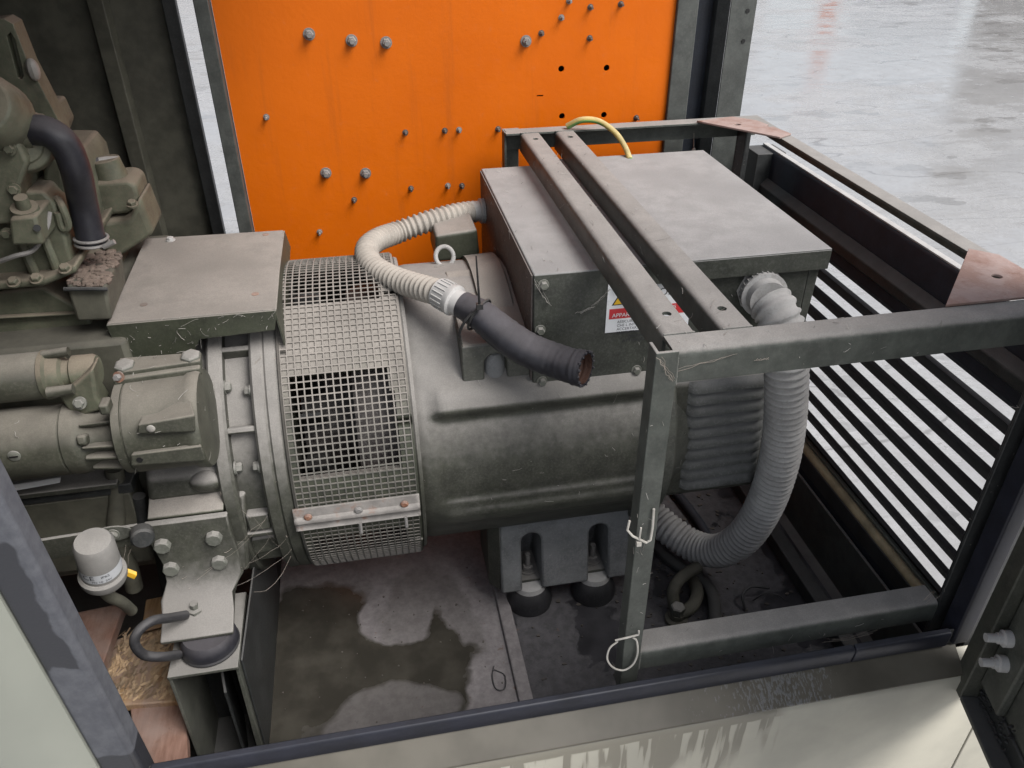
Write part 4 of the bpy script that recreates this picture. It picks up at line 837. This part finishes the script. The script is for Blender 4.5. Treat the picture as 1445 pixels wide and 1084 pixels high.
ob('capsule_stem', MB().cyl(c0-axd*.012, c0-axd*.035, .018, 6), 'capsule', cp)
tg = MB().hexa([(-0.521, 1.18, 0.93), (-0.507, 1.18, 0.916), (-0.5, 1.18, 0.926), (-0.515, 1.18, 0.939)], [V(q)+V((0,.006,.004)) for q in ((-0.521, 1.18, 0.93), (-0.507, 1.18, 0.916), (-0.5, 1.18, 0.926), (-0.515, 1.18, 0.939))])
ob('yellow_tag', tg, 'yellow', bevel=.001, label='tiny yellow plastic tag stuck out beside the printed grey capsule', cat='tag')

# black cable loop
ob('cable_loop', MB().tube(spline([(-0.446, 1.2, 0.781), (-0.465, 1.17, 0.811), (-0.485, 1.14, 0.842), (-0.506, 1.12, 0.842), (-0.517, 1.11, 0.821), (-0.509, 1.11, 0.786), (-0.484, 1.12, 0.761), (-0.465, 1.15, 0.725)], 10), .0095, 14), 'rubber', label='short thick black cable looping out from the engine foot plate', cat='cable')

# wooden boards and sawdust
def plank(pts, z, t, m, label):
    a = [V((p[0],p[1],z)) for p in pts]; ob('wooden_board', MB().hexa([q-V((0,0,t)) for q in a], a), m, bevel=.003, label=label, cat='board', group='boards lying below the engine')
plank([(-0.632, 1.236, 0.5), (-0.509, 1.212, 0.5), (-0.463, 0.947, 0.5), (-0.556, 0.965, 0.5)], .50, .03, 'wood', 'damp reddish brown board under the sill seal, beside the open steel channel bracket')
plank([(-0.812, 1.465, 0.56), (-0.675, 1.478, 0.56), (-0.69, 1.213, 0.56), (-0.779, 1.187, 0.56)], .56, .028, 'wood', 'shiny damp brown board below the printed capsule, by the door jamb')
plank([(-0.713, 1.405, 0.515), (-0.556, 1.428, 0.515), (-0.522, 1.204, 0.515), (-0.729, 1.226, 0.515)], .515, .022, 'wood2', 'raw chipped board strewn with sawdust, inside the black cable loop')
plank([(-0.627, 1.478, 0.56), (-0.561, 1.484, 0.56), (-0.549, 1.405, 0.56), (-0.62, 1.391, 0.56)], .56, .02, 'wood2', 'small raw wood block behind the engine foot, above the cable loop')
chp = MB()
for i in range(420):
    u, w = random.random(), random.random(); a = V((-0.68, 1.418, 0.517))*(1-u)+V((-0.554, 1.415, 0.517))*u; b_ = V((-0.692, 1.244, 0.517))*(1-u)+V((-0.523, 1.211, 0.517))*u; q = a*(1-w)+b_*w
    an = random.gauss(1.1,.5); l_ = random.uniform(.004,.013); d = V((cos(an),sin(an),random.uniform(-.2,.5)))*l_; s_ = V((-sin(an),cos(an),random.uniform(-.5,.5)))*random.uniform(.0012,.003); q.z += random.uniform(.0,.006)
    chp.add([q-d-s_,q+d-s_,q+d+s_,q-d+s_], [(0,1,2,3)])
ob('sawdust', chp, 'chips', kind='stuff', smooth=False)

# ------------------------------------------------------------------ conduits
c1 = thing('conduit', (0.303, 1.908, 1.316), 'thin grey corrugated conduit bending from the terminal box side to the black hose', 'conduit')
p1 = [(0.277, 1.955, 1.298), (0.214, 1.925, 1.305), (0.14, 1.9, 1.3), (0.067, 1.88, 1.287), (0.016, 1.82, 1.296), (-0.01, 1.76, 1.298), (-0.004, 1.68, 1.296), (0.033, 1.6, 1.3), (0.081, 1.53, 1.308), (0.117, 1.48, 1.316), (0.14, 1.455, 1.317)]
ob('flexible_tube', corrugated(p1, .0255, .0148, .0028, 22), 'conduit', c1, ang=80)
def fitting(a, b, r, mats, parent, ribs=20, nut=True):
    a, b = V(a), V(b); d = (b-a); L_ = d.length; d.normalize(); mb = MB()
    mb.lathe(a, d, [(0,r*.96),(0,r*1.12),(L_*.42,r*1.16),(L_*.46,r*1.24),(L_*.54,r*1.24),(L_*.58,r*1.02),(L_,r*.98)], 32)
    o = ob('conduit_fitting', mb, mats, parent)
    rb = MB()
    for k in range(ribs):
        t = 2*pi*k/ribs; q = mb.ring(a+d*L_*.06, d, r*1.16, ribs)[k]; q2 = mb.ring(a+d*L_*.38, d, r*1.185, ribs)[k]; rb.tube([q, q2], .0016, 5)
    ob('grip_rib', rb, mats, o, kind='stuff'); return o
fitting((0.314, 1.955, 1.298), (0.262, 1.95, 1.3), .026, 'plastic', c1)
fa, fb = V((0.125, 1.47, 1.319)), V((0.18, 1.41, 1.305)); fitting(fa, fb, .0265, 'plastic', c1)
bh = thing('black_hose', (0.386, 1.25, 1.225), 'short piece of black rubber hose with open cut end, tied to the grey conduit', 'hose')
hp = spline([(0.168, 1.425, 1.308), (0.202, 1.39, 1.297), (0.242, 1.36, 1.267), (0.285, 1.33, 1.244), (0.33, 1.3, 1.233), (0.357, 1.27, 1.235), (0.38, 1.25, 1.237)], 10)
n_ = len(hp); rs = [.0280+.0065*min(1,i/(n_*.3))+(.0018 if i > n_-9 else 0)+.0007*sin(i*1.9)*sin(i*.37) for i in range(n_)]
hb = MB().tube(hp, rs, 28, caps=False); hb.tube(list(reversed(hp[-26:])), [q-.0055 for q in reversed(rs[-26:])], 28, caps=False)
o_ = len(hb.v); d_ = (hp[-1]-hp[-2]).normalized()
M['hose_in'] = paint('rusty_hose_lining', (.055, .028, .02), dust=.2, side=.3, dustcol=(.12, .06, .04))
ob('hose', hb, 'hose', bh)
rag = MB()
for k in range(16):
    t_ = 2*pi*k/16; rv = MB().ring(hp[-1], d_, rs[-1]-.002, 16)[k]; rag.sphere(rv+d_*random.uniform(-.001,.002), random.uniform(.0022,.0042), 6, 4)
ob('frayed_edge', rag, 'hose', bh, kind='stuff')
e_ = hp[-1]; lip = MB(); r1 = MB().ring(e_, d_, rs[-1], 28); r2 = MB().ring(e_, d_, rs[-1]-.0055, 28); lip.v += r1+r2; lip.f += [(i,(i+1)%28,28+(i+1)%28,28+i) for i in range(28)]; ob('hose_end', lip, 'hose', bh)
ob('hose_lining', MB().tube(hp[-24:], [q-.0062 for q in rs[-24:]], 24, caps=False), 'hose_in', bh)
ob('hose_bottom', MB().lathe(hp[-23], d_, [(0,.0),(.001,.022)], 20), 'black', bh)
# black zip tie round the hose
zt = MB(); c_ = V((0.197, 1.393, 1.299)); dz_ = (hp[12]-hp[8]).normalized(); rg2 = MB().ring(c_, dz_, .0352, 24); zt.tube(rg2+[rg2[0]], .0028, 6)
h0 = V((0.194, 1.36, 1.335)); zt.tube([h0, V((0.191, 1.35, 1.381)), V((0.19, 1.36, 1.441))], [.003,.0024,.0016], 6); zt.box(h0-V((.006,.006,.005)), h0+V((.006,.006,.006)))
zt.tube(spline([(0.183, 1.37, 1.319), (0.164, 1.37, 1.297), (0.154, 1.375, 1.272), (0.155, 1.38, 1.258)]), .003, 6)
ob('zip_tie', zt, 'tie_black', label='black zip tie strapped around the black hose, tail standing up', cat='zip tie')

c2_ = thing('conduit', (0.837, 1.4, 0.487), 'thick grey corrugated conduit hanging from the terminal box in a wide loop', 'conduit')
p2 = [(0.782, 1.325, 1.305), (0.79, 1.295, 1.288), (0.805, 1.275, 1.24), (0.819, 1.265, 1.159), (0.847, 1.275, 1.021), (0.867, 1.295, 0.883), (0.874, 1.325, 0.736), (0.86, 1.36, 0.606), (0.83, 1.41, 0.513), (0.791, 1.47, 0.475), (0.747, 1.53, 0.48), (0.708, 1.59, 0.496), (0.654, 1.64, 0.537)]
ob('flexible_tube', corrugated(p2, .0425, .0165, .0032, 30), 'conduit2', c2_, ang=80)
ga = V((0.778, 1.366, 1.313)); gb = V((0.772, 1.312, 1.316))
ob('gland_nut', MB().lathe(ga+(ga-gb).normalized()*.004, gb-ga, [(0,.049),(.011,.049),(.013,.045)], 8), 'conduit2', c2_, .001)
fitting(ga+(gb-ga)*.15, gb+(gb-ga)*.05, .0385, 'conduit2', c2_, 26)

# earth wire, yellow-green
ew = MB(); ewp = spline([(0.557, 2.13, 1.454), (0.591, 2.11, 1.474), (0.634, 2.09, 1.473), (0.672, 2.06, 1.449), (0.692, 2.03, 1.419), (0.698, 2, 1.395)], 10)
w_ = thing('earth_wire', (0.698, 2, 1.395), 'yellow and green striped earth wire arching behind the terminal box', 'wire')
ob('insulation', MB().tube(ewp, .0075, 14), 'wire_y', w_); ob('green_stripe', MB().tube([q+V((.002,-.0030,-.0022)) for q in ewp], .0062, 10), 'wire_g', w_)
# little hanging tag on string
ob('string_tag', MB().tube([(0.937, 2.155, 1.407), (0.942, 2.155, 1.368)], .0014, 5).sphere((0.943, 2.155, 1.356), .0075, 8, 6, (.8,.5,1.3)), 'web', label='little dusty cocoon hanging on a thread under the rear cage rail', cat='cocoon')

# white ties on the front cage leg
t1 = MB(); t1.tube([(0.378, 0.942, 1.126), (0.375, 0.94, 1.107), (0.385, 0.938, 1.093), (0.411, 0.938, 1.073), (0.418, 0.938, 1.078), (0.419, 0.938, 1.106), (0.418, 0.94, 1.147)], .0022, 7); t1.box(V((0.397, 0.938, 1.075))-V((.004,.004,.005)), V((0.397, 0.938, 1.075))+V((.004,.003,.003)))
t1.tube([V((0.397, 0.937, 1.083)), V((0.397, 0.935, 1.113))], .0016, 5)
ob('zip_tie', t1, 'tie_white', label='pale zip tie around the middle of the front cage leg', cat='zip tie')
t2 = MB(); t2.tube([(0.373, 0.94, 0.826), (0.396, 0.938, 0.831), (0.418, 0.938, 0.834), (0.418, 0.939, 0.844)], .0020, 6); t2.tube(spline([(0.379, 0.94, 0.822), (0.363, 0.938, 0.808), (0.36, 0.937, 0.779), (0.373, 0.936, 0.752), (0.395, 0.936, 0.738), (0.413, 0.936, 0.751), (0.42, 0.937, 0.781), (0.416, 0.938, 0.816), (0.408, 0.94, 0.826)], 8), .0019, 6)
ob('zip_tie', t2, 'tie_white', label='white zip tie with a big open loop at the bottom of the front cage leg', cat='zip tie')

# hoses and clutter on the pan
ob('drain_hose', MB().tube(spline([(0.769, 1.4, 0.474), (0.711, 1.37, 0.477), (0.683, 1.35, 0.451), (0.687, 1.33, 0.399)]), .016, 14), 'rear', label='grimy grey hose stub curving down to a valve on the floor pan', cat='hose')
vp = V((0.683, 1.31, 0.406)); vt = thing('drain_valve', (vp.x,vp.y,.385), 'small dirty brass drain valve with square cap on the floor pan', 'valve')
ob('valve_body', MB().lathe((vp.x,vp.y,.386),(0,0,1),[(0,.03),(.01,.03),(.014,.02),(.03,.02)],12), 'rear', vt); ob('valve_cap', MB().lathe((vp.x,vp.y,.416),(0,0,1),[(0,.019),(.022,.019),(.025,.015)],6), 'olive_clean', vt); ob('valve_outlet', MB().tube(spline([(vp.x+.01,vp.y,.41),(vp.x+.045,vp.y+.01,.42),(vp.x+.075,vp.y+.05,.42),(vp.x+.085,vp.y+.10,.41)]), .017, 12), 'rear', vt)
ob('floor_cable', MB().tube(spline([(0.698, 1.641, 0.405), (0.735, 1.502, 0.405), (0.801, 1.382, 0.405), (0.772, 1.265, 0.405)]), .018, 12), 'dark', label='thick dark cable lying on the floor pan beneath the big conduit', cat='cable')
ob('floor_cable', MB().tube(spline([(0.854, 1.793, 0.402), (0.875, 1.641, 0.402), (0.877, 1.549, 0.402)]), .014, 12), 'navy', label='dark blue cable on the pan behind the big conduit loop', cat='cable')
wl = MB().tube(spline([(0.875, 1.306, 0.39), (0.873, 1.329, 0.42), (0.902, 1.344, 0.43), (0.953, 1.339, 0.42)]), .004, 8); ob('thin_wire', wl, 'rubber', label='thin black wire loop on the floor pan near the lower rail', cat='wire')
ob('thin_wire', MB().tube(spline([(0.907, 1.33, 0.39), (0.936, 1.331, 0.41), (0.967, 1.322, 0.41), (0.996, 1.312, 0.39)]), .0022, 6), 'rubber', label='very thin black wire arc lying on the floor pan', cat='wire')
wr = MB().tube(spline([(0.187, 1.245, 0.393), (0.21, 1.223, 0.394), (0.203, 1.185, 0.395), (0.183, 1.189, 0.394), (0.18, 1.224, 0.394), (0.189, 1.254, 0.394)], 8), .0014, 5); ob('wire_ring', wr, 'rubber', label='tiny rusty wire ring lying on the floor rib', cat='wire')

# ------------------------------------------------------------------ open door at the right
dr_ = thing('open_door', (1.10,.87,.62), 'dark green door leaf hinged open at the front, two bolts on its inner face', 'door')
hx, hy, zb = 1.100, .872, .612; dd = V((1.046-1.10, .679-.87, 0)).normalized(); nn = V((-dd.y, dd.x, 0)); nn = nn if nn.x < 0 else -nn
H = V((hx,hy,zb))
def dpt(u, v, w): return H+dd*u+nn*w+V((0,0,v))
def dbox(u0,u1,v0,v1,w0,w1): return MB().hexa([dpt(u0,v0,w0),dpt(u1,v0,w0),dpt(u1,v1,w0),dpt(u0,v1,w0)], [dpt(u0,v0,w1),dpt(u1,v0,w1),dpt(u1,v1,w1),dpt(u0,v1,w1)])
ob('door_skin', dbox(0,.75,0,1.6,-.045,-.041), 'olive_clean', dr_)
ob('door_edge', dbox(0,.045,0,1.6,-.040,0), 'olive', dr_, .003)
ob('door_edge', dbox(.046,.75,0,.012,-.040,0), 'dark', dr_, .002)
ob('door_edge', dbox(.046,.75,.0125,.055,-.040,-.034), 'dark', dr_, .002)
ob('door_stiffener', dbox(.048,.125,.06,1.55,-.040,-.022), 'olive_clean', dr_, .004)
for (u, v) in ((.068,.215),(.085,.165)):
    b0 = dpt(u,v,-.022); ob('bolt', MB().lathe(b0, nn, [(0,.0165),(.014,.0165),(.016,.011),(.024,.011),(.024,.0085),(.045,.0085)], 14), 'plastic', dr_)
dm = MB()
for i in range(110):
    q = dpt(random.uniform(.05,.17), random.uniform(.013,.022) if random.random() < .5 else random.uniform(.02,.075), -.033); dm.sphere(q, random.uniform(.0012,.0045), 6, 4, (random.uniform(.5,2),random.uniform(.5,2),.5))
ob('door_grime', dm, 'black', dr_, kind='stuff')

# ------------------------------------------------------------------ pale lint and cobweb threads caught on the dusty surfaces
bpy.context.view_layer.update()
def lint(root, names, count, r=.00042, seed=1, m='lint', clump=.6, maxlen=.006):
    rnd = random.Random(seed); tris = []; tot = 0
    objs = [o for o in root.children_recursive if o.type == 'MESH' and o.name.split('.')[0] in names]
    for o in objs:
        mw = o.matrix_world; me = o.data; me.calc_loop_triangles()
        for t in me.loop_triangles:
            a, b_, c = [mw @ me.vertices[i].co for i in t.vertices]; nrm = (b_-a).cross(c-a); ar = nrm.length/2
            if ar < 1e-9: continue
            nrm.normalize()
            if nrm.y > .35 or nrm.z < -.5: continue
            tot += ar; tris.append((tot, a, b_, c, nrm))
    import bisect
    keys = [t[0] for t in tris]; mb = MB(); done = 0; centre = None
    def pick():
        t = tris[min(len(tris)-1, bisect.bisect(keys, rnd.random()*tot))]; u, w = rnd.random(), rnd.random()
        if u+w > 1: u, w = 1-u, 1-w
        return t[1]+(t[2]-t[1])*u+(t[3]-t[1])*w, t[4]
    tries = 0
    while done < count and tries < count*200:
        tries += 1
        if centre is None or rnd.random() < .02: centre = pick()[0]
        p, nrm = pick()
        if rnd.random() < clump and (p-centre).length > .07: continue
        t = nrm.orthogonal().normalized(); t = Matrix.Rotation(rnd.random()*6.28, 3, nrm) @ t
        pts = [p+nrm*.0012]; st = rnd.uniform(.0008, maxlen)*rnd.random(); bend = rnd.gauss(0,.10)
        for k in range(rnd.randint(3,7)):
            t = Matrix.Rotation(bend+rnd.gauss(0,.22), 3, nrm) @ t; q = pts[-1]+t*st; q -= nrm*((q-p).dot(nrm)-.0012-.0006*k); pts.append(q)
        mb.tube(pts, r*rnd.uniform(.6,1.3), 3, caps=False); done += 1
    if mb.v: ob('lint', mb, m, root, kind='stuff', smooth=False)
lint(alt, {'stator_frame','box_pedestal','mounting_foot','end_bell'}, 300, seed=3)
lint(tb, {'box_body','box_side'}, 230, seed=5); lint(cv, {'cover_front'}, 60, seed=6, r=.0004); lint(cg, {'front_rail','cross_bar','corner_leg','lower_rail'}, 330, seed=8)
lint(sm_, {'nose_flange','motor_body','mount_lug','nose_top'}, 60, seed=9); lint(eng, {'flywheel_housing','housing_flange','engine_foot'}, 200, seed=10, m='web')

# longer cobweb threads and fluff
def web(name_parent, pts_list, n, m='web', seed=2, r=.0006):
    rnd = random.Random(seed); mb = MB()
    for a, b_, sag, spread in pts_list:
        a, b_ = V(a), V(b_)
        for k in range(n):
            j0 = V((rnd.gauss(0,spread), rnd.gauss(0,spread*.5), rnd.gauss(0,spread))); j1 = V((rnd.gauss(0,spread), rnd.gauss(0,spread*.5), rnd.gauss(0,spread)))
            p = []; sg = sag*rnd.uniform(.4,1.4)
            for i in range(9):
                t = i/8; q = (a+j0)*(1-t)+(b_+j1)*t; q.z -= sg*4*t*(1-t); p.append(q+V((rnd.gauss(0,.0012),0,rnd.gauss(0,.0012))))
            mb.tube(p, r*rnd.uniform(.6,1.4), 3, caps=False)
    ob('cobweb', mb, m, name_parent, kind='stuff', smooth=False)
web(cg, [((1.073, 0.962, 0.781), (0.965, 0.962, 0.703), .02, .010), ((0.965, 0.962, 0.703), (0.844, 0.958, 0.691), .008, .008), ((0.398, 0.944, 1.442), (0.427, 0.944, 1.401), .002, .003)], 5, seed=4, r=.0004)
web(cg, [((0.43, 0.948, 1.415), (0.524, 0.948, 1.431), .001, .002), ((0.555, 0.948, 1.418), (0.577, 0.948, 1.42), .001, .003)], 2, seed=14, r=.0005)
web(eng, [((-0.252, 1.3, 0.872), (-0.327, 1.26, 0.833), .015, .012), ((-0.247, 1.31, 0.809), (-0.328, 1.24, 0.781), .02, .012), ((-0.385, 1.25, 0.855), (-0.266, 1.29, 0.913), .01, .02), ((-0.307, 1.29, 0.959), (-0.235, 1.3, 0.838), .01, .012), ((-0.523, 1.24, 0.95), (-0.558, 1.2, 0.882), .01, .01)], 2, seed=5, r=.00022)
web(tb, [((0.299, 1.36, 1.381), (0.332, 1.36, 1.325), .002, .006), ((0.419, 1.361, 1.315), (0.391, 1.361, 1.299), .001, .004), ((0.454, 1.361, 1.343), (0.424, 1.361, 1.312), .001, .003)], 3, m='lint', seed=6, r=.0004)
db_ = MB(); rn = random.Random(11)
for i in range(330):
    q = V((rn.uniform(.30,1.04), rn.uniform(1.0,1.95), .3855)); 
    if rn.random() < .5: q = V((.72+rn.gauss(0,.12), 1.42+rn.gauss(0,.14), .3855))
    if not (.27 < q.x < 1.04 and .95 < q.y < 2.2): continue
    sz = rn.uniform(.002,.008); an = rn.random()*6.3; n5 = 5
    db_.prism([q+V((cos(an+2*pi*k/n5)*sz*rn.uniform(.5,1.3), sin(an+2*pi*k/n5)*sz*rn.uniform(.4,1), 0)) for k in range(n5)], (0,0,rn.uniform(.001,.004)))
M['debris'] = paint('dark_debris', (.035, .025, .018), dust=.25, side=.1)
ob('floor_debris', db_, 'debris', can, kind='stuff', smooth=False)
dc_ = MB()
for i in range(60):
    q = V((rn.uniform(-.33,.22), rn.uniform(1.1,1.6), .3905)); sz = rn.uniform(.001,.0035)
    dc_.prism([q+V((cos(2*pi*k/5)*sz*rn.uniform(.5,1.3), sin(2*pi*k/5)*sz, 0)) for k in range(5)], (0,0,.0015))
ob('floor_debris', dc_, 'debris', can, kind='stuff', smooth=False)
